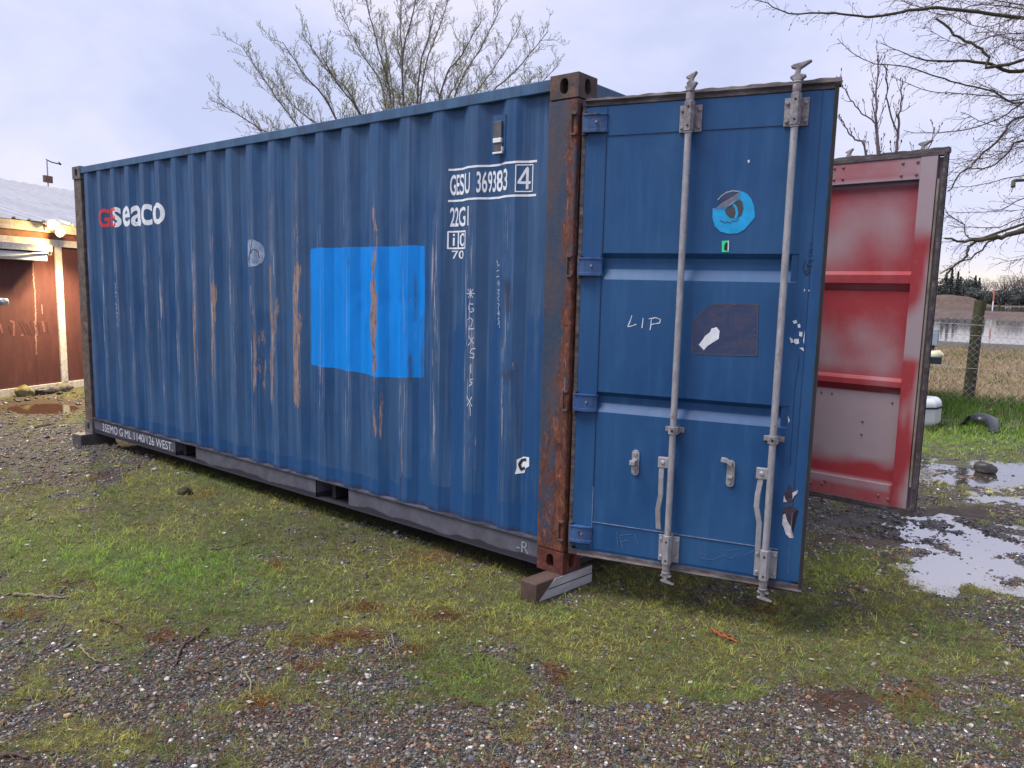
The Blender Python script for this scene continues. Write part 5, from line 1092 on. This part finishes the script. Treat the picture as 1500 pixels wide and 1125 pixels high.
# ================================================================ CAR (mostly behind the doors)
def car():
    rt = ony(1341, 605, 7.75); ang = math.atan2(-(rt[0]-CX), rt[1]-CY)+.02
    M_CW = simple('white_car_paint', (.66, .67, .70), .25, 0, .05, 8, .02).m; M_GL = simple('dark_car_glass', (.02, .03, .04), .08, 0, .1).m; M_TY = simple('tyre_rubber', (.02, .02, .02), .9).m
    t = empty('parked_car', (rt[0]-.80*math.cos(ang), 7.75+.25-.8*math.sin(ang), float(h0(8.5))), 0, 'white car parked on the grass behind the doors, only bumper corner and mirror showing', 'car'); t.rotation_euler = (0, 0, ang)
    # local: nose at y=-.35, tail at y=+3.5, half width .8
    sec = [(-.40, .52, .22, .50), (-.33, .70, .16, .60), (-.15, .78, .14, .70), (.25, .80, .13, .78), (1.0, .82, .13, .86), (2.2, .82, .13, .90), (3.0, .81, .14, .92), (3.45, .76, .18, .88), (3.58, .62, .30, .78)]
    def loft(secs, K=20, top=.9):
        V = []
        for (y, hw, z0, z1) in secs:
            for k in range(K):
                a = 2*math.pi*k/K; c, s = math.cos(a), math.sin(a); e = .38
                V.append((hw*math.copysign(abs(c)**e, c), y, (z0+z1)/2+(z1-z0)/2*math.copysign(abs(s)**.55, s)))
        n = len(secs); F = [(r*K+k, r*K+(k+1) % K, (r+1)*K+(k+1) % K, (r+1)*K+k) for r in range(n-1) for k in range(K)]
        return MB().add(V, F, True).add(V[:K], [tuple(range(K))]).add(V[-K:], [tuple(range(K))[::-1]])
    loft(sec).build('body', M_CW, t, weld=True)
    MB().prism([(.75, .84), (1.35, 1.34), (2.7, 1.38), (3.35, .90)], lambda a, b, d: (d*(1-.22*(b > 1)), a, b), -.72, .72).build('cabin_glass', M_GL, t, .05)
    MB().prism([(1.30, 1.335), (1.38, 1.40), (2.65, 1.42), (2.76, 1.375)], lambda a, b, d: (d, a, b), -.585, .585).build('car_roof', M_CW, t, .03)
    for s in (-1, 1):
        for yy in (.42, 2.75):
            w_ = MB().tube([(s*.66, yy, .30), (s*.84, yy, .30)], .30, 24).build('tyre', M_TY, t, .02); MB().tube([(s*.80, yy, .30), (s*.848, yy, .30)], .19, 16).build('rim', M_GALV, w_)
        MB().tube([(s*.44, -.36, .60), (s*.62, -.30, .63), (s*.76, -.08, .66)], [.05, .09, .05], 10).build('headlight', simple('yellowed_headlight', (.55, .50, .25), .15).m, t)
        m1 = MB().tube([(s*.78, .95, .83), (s*.90, .92, .865), (s*1.0, .92, .875), (s*1.05, .92, .865)], [.03, .065, .07, .025], 12).build('side_mirror', simple('cream_mirror_cap', (.62, .60, .40), .3, 0, .08).m, t)
        MB().box(s*.86, s*1.03, .84, .86, .75, .845).build('mirror_glass', M_GL, m1)
    for s in (-1, 1):
        po = [(.40, -.47), (.80, -.43), (.97, -.30), (1.045, -.08), (1.05, .16), (.80, .22), (.40, -.2)]
        MB().prism(po, lambda a, b, d: (s*a, b, d), .0, .37).build('bumper_corner', M_CW, t, .085, 5)
        MB().prism([(a*1.012+.004, b*1.012) for a, b in po], lambda a, b, d: (s*a, b, d), .245, .268).build('bumper_strip', M_TY, t, .006)
    MB().box(-.4, .4, -.425, -.38, .24, .34, 4, 1, 1).build('grille', M_TY, t, .01)
car()
# ================================================================ TREES
M_BK = m_bark('brown_twig_bark', (.065, .050, .055), (.125, .095, .105), (.19, .15, .155)); M_BKM = m_bark('mossy_limb_bark', (.035, .030, .022), (.075, .068, .040), (.12, .115, .075))
M_TWL = m_bark('pale_twig_bark_tree', (.085, .065, .065), (.15, .12, .115), (.23, .195, .18))
M_BUD = simple('swelling_bud', (.30, .34, .12), .7, 0, .4, 50).m; M_BUDB = simple('brown_bud', (.11, .07, .065), .7, 0, .3, 50).m
def unit(v): return v/(np.linalg.norm(v)+1e-9)
class Tree:
    def __init__(s, seed): s.rs = np.random.RandomState(seed); s.lim = MB(); s.a, s.b, s.ra, s.rb = [], [], [], []; s.bud = []
    def seg(s, p, q, r, r2): s.a.append(p); s.b.append(q); s.ra.append(r); s.rb.append(r2)
    def path(s, p, d, L_, n, bend, wob):
        pts = [np.array(p, float)]; d = unit(np.array(d, float))
        for k in range(n):
            d = unit(d+bend/n+s.rs.randn(3)*wob); pts.append(pts[-1]+d*L_/n)
        return pts
    def shoot(s, p, d, L_, r, lvl, bend, wob, cfg):
        n = max(2, int(L_/cfg['step'])); pts = s.path(p, d, L_, n, bend, wob)
        for k in range(n): s.seg(pts[k], pts[k+1], r*(1-.75*k/n), r*(1-.75*(k+1)/n))
        if lvl > 0:
            m = max(1, int(L_*cfg['dens'][lvl])); 
            for k in range(m):
                t = (.12+.85*(k+s.rs.rand())/m)*n; i = min(n-1, int(t)); q = pts[i]+(pts[i+1]-pts[i])*(t-i); dd_ = unit(pts[i+1]-pts[i])
                s.child(q, dd_, L_*(1-.45*t/n), lvl-1, cfg)
        if lvl <= cfg.get('budlvl', 1): s.bud.append((pts[-1], unit(pts[-1]-pts[-2])))
    def child(s, q, dd_, L_, lvl, cfg):
        o = unit(np.cross(dd_, s.rs.randn(3))); ang = math.radians(cfg['ang']+12*s.rs.randn()); d = unit(dd_*math.cos(ang)+o*math.sin(ang)+np.array(cfg['trop']))
        s.shoot(q, d, L_*cfg['ratio'][lvl]*(.55+.8*s.rs.rand())+.02, cfg['rad'][lvl], lvl, np.array(cfg['bend']), cfg['wob'], cfg)
    def limb(s, pts, r0, r1, cfg, lvl=2, n=5, dens=None, start=.15, LL=None):
        P = [np.array(p, float) for p in pts]; q = []
        k = len(P)           # catmull-rom
        for i in range(k-1):
            a, b, c, d = P[max(0, i-1)], P[i], P[i+1], P[min(k-1, i+2)]
            for t in np.arange(n)/n: q.append(.5*((2*b)+(-a+c)*t+(2*a-5*b+4*c-d)*t*t+(-a+3*b-3*c+d)*t**3))
        q.append(P[-1]); q = np.array(q); q[1:-1] += s.rs.randn(len(q)-2, 3)*min(.012, r1*1.2)
        s.lim.tube(q, np.linspace(r0, r1, len(q)), 8 if r0 > .02 else 6, smooth=True)
        ln = np.linalg.norm(np.diff(q, axis=0), axis=1); T = ln.sum(); m = int(T*(dens or cfg['dens'][lvl+1 if lvl+1 in cfg['dens'] else lvl]))
        cum = np.concatenate([[0], np.cumsum(ln)])
        for j in range(m):
            t = T*(start+(1-start)*(j+s.rs.rand())/m); i = min(len(q)-2, int(np.searchsorted(cum, t))-1); i = max(0, i); f = (t-cum[i])/(ln[i]+1e-9); p = q[i]+(q[i+1]-q[i])*f
            s.child(p, unit(q[i+1]-q[i]), (LL or T*.5)*(1-.5*t/T), lvl, cfg)
        s.bud.append((q[-1], unit(q[-1]-q[-2])))
    def build(s, t, mat, matl, mbud, budsize):
        if s.lim.v: s.lim.build('limbs', matl, t)
        segs('twigs', s.a, s.b, np.array(s.ra), np.array(s.rb), mat, t)
        if s.bud:
            p = np.array([b[0] for b in s.bud]); d = np.array([b[1] for b in s.bud]); n = len(p); rs = s.rs
            sz = budsize*(.6+.8*rs.rand(n)); m = p+d*sz[:, None]; e = m+d*sz[:, None]*.9
            segs('buds', np.concatenate([p, m]), np.concatenate([m, e]), np.concatenate([sz*.18, sz*.42]), np.concatenate([sz*.42, sz*.05]), mbud, t)
# budding tree beyond the container
T = Tree(4); D = 12.6
base = atd(600, 300, D); root = np.array([base[0], base[1], float(h0(base[1]))-.1])
t = empty('budding_tree', tuple(root), 0, 'wide budding tree rising behind the roof of the blue container', 'tree')
cfg = dict(step=.07, dens={0: 0, 1: 36, 2: 17, 3: 11.0}, ang=44, trop=(0, 0, .30), bend=(0, 0, .25), wob=.14, ratio={0: .13, 1: .30, 2: .58}, rad={0: .0026, 1: .0031, 2: .0042}, budlvl=1)
fork = root+np.array([0, 0, 1.7])
T.lim.tube([root, root+np.array([.03, 0, .9]), fork], [.20, .16, .15], 12)
for (px, py, dz, mid) in [(322, 150, -.6, (440, 218)), (352, 64, .5, (440, 190)), (378, 190, .9, (470, 235)), (414, 62, -1.2, (480, 150)), (442, 50, .3, (520, 150)), (497, 15, 1.2, (560, 130)), (530, -30, -.5, (570, 130)), (585, -60, .6, (590, 120)), (622, -70, -1., (590, 90)), (665, -30, .9, (620, 110)), (640, 5, -.2, (615, 100)), (705, 30, -.8, (650, 120)), (735, 8, .4, (670, 130)), (762, 36, 1.2, (690, 150)), (803, 46, -.4, (710, 150)), (818, 96, .8, (720, 180)), (790, 120, -1.2, (700, 190)), (400, 120, 1.4, (470, 190)), (560, 30, 1.6, (575, 140)), (690, 70, 1.8, (650, 160)), (470, 80, -1.8, (530, 170))]:
    e = atd(px, py, D+dz); m = atd(mid[0], mid[1], D+dz*.5); l = m*.55+fork*.45+np.array([0, 0, .1])
    T.limb([fork, l, m, (m+e)/2+np.array([0, 0, -.05]), e], .022, .005, cfg, 2, LL=1.1, start=.2)
T.build(t, M_TWL, M_TWL, M_BUD, .012)
for o in [o for o in bpy.data.objects if o.parent == t]: o.location = -Vector(root)
# small tree with stout upright buds between the doors
T = Tree(9); D = 13.5; b0 = atd(1300, 330, D); root = np.array([b0[0], b0[1], float(h0(b0[1]))-.1])
t = empty('young_tree', tuple(root), 0, 'young upright tree with stout knobbly buds rising between the two open doors', 'tree')
cfg = dict(step=.06, dens={0: 0, 1: 9, 2: 6}, ang=42, trop=(0, 0, .35), bend=(0, 0, 1.0), wob=.06, ratio={0: .16, 1: .55}, rad={0: .0065, 1: .0085}, budlvl=1)
fk = root+np.array([0, 0, 1.3]); T.lim.tube([root, fk], [.07, .055], 10)
T.limb([fk, atd(1287, 260, D), atd(1284, 190, D), atd(1283, 140, D), atd(1290, 86, D)], .040, .010, cfg, 1, dens=6.5, LL=1.15, start=.35)
T.limb([fk, atd(1308, 260, D+.4), atd(1315, 200, D+.4), atd(1318, 160, D+.4), atd(1322, 118, D+.4)], .034, .010, cfg, 1, dens=6, LL=.8, start=.35)
T.limb([fk, atd(1270, 235, D), atd(1252, 205, D), atd(1240, 190, D), atd(1231, 172, D)], .020, .008, cfg, 1, dens=5, LL=.6, start=.35)
T.limb([atd(1283, 178, D), atd(1265, 168, D), atd(1250, 150, D), atd(1237, 128, D), atd(1233, 116, D)], .014, .008, cfg, 1, dens=6, LL=.5)
T.limb([atd(1315, 200, D+.4), atd(1300, 150, D+.3), atd(1300, 128, D+.2), atd(1294, 96, D)], .016, .008, cfg, 1, dens=5, LL=.6)
T.limb([fk, atd(1335, 245, D), atd(1352, 226, D), atd(1366, 205, D), atd(1369, 190, D)], .020, .006, cfg, 1, dens=5, LL=.6, start=.4)
T.build(t, M_BK, M_BK, M_BUDB, .024)
for o in [o for o in bpy.data.objects if o.parent == t]: o.location = -Vector(root)
# big bare tree reaching in from the right
T = Tree(14); D = 8.2; b0 = atd(1760, 420, D); root = np.array([b0[0], b0[1], float(h0(b0[1]))-.1])
t = empty('bare_tree', tuple(root), 0, 'large bare tree whose drooping mossy boughs reach in from the right', 'tree')
cfg = dict(step=.05, dens={0: 0, 1: 14, 2: 11, 3: 8}, ang=44, trop=(-.10, 0, .0), bend=(-.1, 0, -.35), wob=.16, ratio={0: .20, 1: .50, 2: .8}, rad={0: .0018, 1: .0024, 2: .0036}, budlvl=0)
tp = np.array([root, atd(1750, 330, D), atd(1735, 180, D), atd(1720, 40, D), atd(1715, -160, D)]); T.lim.tube(tp, [.26, .22, .19, .15, .09], 14)
def L3(pp, r0, r1, d=0., lvl=2, dens=None, LL=.8, st=.05):
    k = len(pp); a = tp[1]*.4+tp[2]*.6 if pp[-1][1] > 150 else tp[3]
    P = [a]+[atd(x, y, D+d*(.4+.6*i/k)) for i, (x, y) in enumerate(pp[::-1])]; P = P[:1]+[P[1]*.5+a*.5]+P[1:]
    T.limb(P, r0*.55, r1*.7, cfg, lvl, dens=dens*1.9, LL=LL, start=st, n=4)
L3([(1092, -4), (1125, 5), (1156, 19.7), (1194, 18.6), (1235, 20.5), (1281, 25), (1322, 18), (1363, 12), (1418, 16), (1500, 27)], .042, .004, -.8, 1, 9, .50, .3)
L3([(1292, 64), (1328, 79), (1358, 89), (1404, 89), (1451, 94), (1494, 105)], .050, .003, .3, 2, 6, .5, .3)
L3([(1371, 27), (1399, 49), (1432, 68), (1447, 84), (1456, 98)], .036, .018, .3, 1, 3, .35, .5)
L3([(1229, 59), (1251, 79), (1281, 93), (1317, 96), (1363, 109), (1404, 122), (1456, 134), (1500, 150)], .022, .0035, -.3, 1, 7, .35, .3)
L3([(1310, 114), (1325, 120), (1363, 134), (1418, 138), (1459, 141), (1500, 145)], .018, .0035, .6, 1, 7, .4, .3)
L3([(1325, 191), (1344, 195), (1390, 193), (1431, 186), (1472, 169), (1500, 150)], .020, .0035, -.2, 1, 7, .35, .3)
L3([(1384, 349), (1412, 354), (1434, 352), (1459, 348), (1500, 338)], .065, .012, -.3, 2, 5, .45, .3)
L3([(1377, 414), (1392, 398), (1409, 379), (1420, 368), (1434, 353)], .030, .012, -.3, 1, 4, .45, .75)
L3([(1377, 401), (1407, 385), (1437, 369), (1462, 349)], .022, .008, -.3, 1, 4, .4, .7)
L3([(1389, 280), (1407, 255), (1434, 232), (1467, 200), (1500, 170)], .034, .010, .8, 2, 6, .55, .3)
L3([(1415, 247), (1449, 245), (1479, 222), (1500, 205)], .030, .008, .5, 2, 6, .5, .3)
L3([(1387, 312), (1412, 328), (1434, 349)], .014, .006, -.3, 1, 5, .4, .85)
L3([(1392, 275), (1419, 273), (1449, 268), (1500, 257)], .014, .004, .9, 1, 7, .45, .4)
L3([(1387, 311), (1420, 311), (1459, 309), (1479, 301), (1500, 291)], .014, .004, 1.2, 1, 7, .45, .4)
L3([(1390, 330), (1454, 334), (1500, 319)], .014, .006, .6, 1, 7, .5, .4)
L3([(1483, 273), (1500, 262)], .030, .024, -1., 1, 1, .2, .9)
for (px, py) in [(1330, 2), (1390, 20), (1440, 40), (1410, 165), (1440, 210), (1470, 60), (1360, 45), (1480, 310), (1465, 385), (1400, 240), (1340, -20), (1300, -10), (1430, 120), (1480, 150)]:
    L3([(px, py), (px+50, py-10+30*(py < 200)), (px+110, py-25+30*(py < 200))], .014, .004, (px*7 % 23)/10-.9, 2, 7, .55, .35)
T.build(t, M_BK, M_BKM, M_BUDB, .010)
for o in [o for o in bpy.data.objects if o.parent == t]: o.location = -Vector(root)
# ---------------------------------------------------------------- distant tree belt
def m_leaf(name, a, b):
    m = Mat(name, .8, 0, .2); m.col(m.ramp(m.noise(.9, 3, .6), (.35, a), (.65, b))); return m.m
M_EV = m_leaf('hazed_evergreen', (.075, .085, .085), (.12, .13, .125)); M_CY = m_leaf('hazed_cypress', (.06, .068, .066), (.09, .10, .09)); M_HZ = m_leaf('bare_crown', (.12, .09, .085), (.20, .16, .15))  # evergreen and cypress colours lightened and greyed in place of distance haze
def crown(kind, seed, W_, H_):
    rs = np.random.RandomState(seed)
    if kind == 'cypress':
        n = 900; z = rs.rand(n); r = W_*(1-z)**.7*np.clip(z*9, .2, 1); a = rs.rand(n)*6.28; q = rs.rand(n)**.4; P = np.stack([r*q*np.cos(a), r*q*np.sin(a), .3+z*H_], 1); s = .16+.25*rs.rand(n)
    else:
        n = 2600 if kind == 'bushy' else 2200; cl = rs.randn(26, 3)*np.array([W_*.42, W_*.42, H_*.16])+np.array([0, 0, H_*.62]); cl[:, 2] = np.clip(cl[:, 2], H_*.22, H_*.93); k = rs.randint(0, 26, n)
        P = cl[k]+rs.randn(n, 3)*W_*.15; P[:, 2] = np.clip(P[:, 2], .2, H_); s = (.10+.28*rs.rand(n))*(1 if kind == 'bushy' else .45)
    d1_ = rs.randn(n, 3); d1_ /= np.linalg.norm(d1_, axis=1)[:, None]; d2_ = np.cross(d1_, rs.randn(n, 3)); d2_ /= np.linalg.norm(d2_, axis=1)[:, None]; s = s[:, None]
    V = np.stack([P+d1_*s, P+d2_*s, P-d1_*s, P-d2_*s*.6], 1).reshape(-1, 3); return V, 4*np.arange(n)[:, None]+np.arange(4)[None]
def far_tree(kind, px, dist, W_, H_, label, seed):
    r = ray(px, 440); r = r/np.hypot(r[0], r[1]); x, y = CX+r[0]*dist, CY+r[1]*dist; z = float(h0(y))
    nm = {'cypress': 'cypress_tree', 'bushy': 'evergreen_tree', 'bare': 'leafless_tree'}[kind]
    t = empty(nm, (x, y, z-.3), 0, label, 'tree', {'cypress': 'cypresses beyond the flooded field', 'bushy': 'evergreens beyond the flooded field', 'bare': 'leafless trees beyond the flooded field'}[kind])
    V, F = crown(kind, seed, W_, H_); raw('crown', V, F, {'cypress': M_CY, 'bushy': M_EV, 'bare': M_HZ}[kind], t)
    b = MB().tube([(0, 0, 0), (0.1, 0, H_*.45), (0, .1, H_*.75)], [.28, .18, .06], 7)
    if kind == 'bare':
        for k in range(16): a = k*2.4; b.tube([(0, 0, H_*(.25+.02*k)), (math.cos(a)*W_*.5, math.sin(a)*W_*.5, H_*(.55+.025*k)), (math.cos(a)*W_*.7, math.sin(a)*W_*.7, H_*(.8+.012*k))], [.10, .06, .02], 5)
    b.build('trunk', M_BK, t)
for k, (px, H_) in enumerate([(1383, 10.5), (1391, 12.), (1400, 11.2), (1404, 9.5), (1426, 10.), (1432, 9.4)]):
    far_tree('cypress', px, 300+5*k, 1.1, H_, ['leftmost slim cypress of the far belt, beside the door edge', 'tallest slim cypress left of the mound', 'third slim cypress from the left, above the dirt mound', 'short slim cypress against the round evergreen', 'left cypress of the pair right of the round evergreen', 'right cypress of the pair beside the pale bare crown'][k], 40+k)
ev = [(1372, 8, 9, 'evergreen clump at the door edge'), (1388, 7, 7, 'low evergreen under the slim cypresses'), (1410, 9.5, 10.5, 'broad round dark evergreen above the dirt mound'), (1418, 7, 6.5, 'low dark evergreen right of the broad round one'), (1440, 7, 5, 'low grey-green bush below the pale bare crown'), (1458, 9, 4.5, 'low dark bush behind the orange marker'), (1472, 10, 5.2, 'long dark bush right of the orange marker'), (1488, 10, 4.6, 'dark bush second from the right edge'), (1504, 9, 6.6, 'dark bush at the right edge'), (1530, 10, 7, 'dark bush beyond the right edge'), (1350, 9, 8, 'evergreen hidden behind the far door')]
for k, (px, W_, H_, lb) in enumerate(ev): far_tree('bushy', px, 310+(k % 3)*6, W_*.62, H_, lb, 60+k)
for k, (px, W_, H_, lb) in enumerate([(1441, 8, 10, 'pale bare crown right of the cypress pair'), (1470, 7, 11, 'thin bare crown right of the orange marker'), (1484, 7, 12, 'bare crown between two others at the right'), (1497, 7, 11.5, 'bare crown at the right edge of the far belt')]): far_tree('bare', px, 335, W_*.6, H_, lb, 80+k)
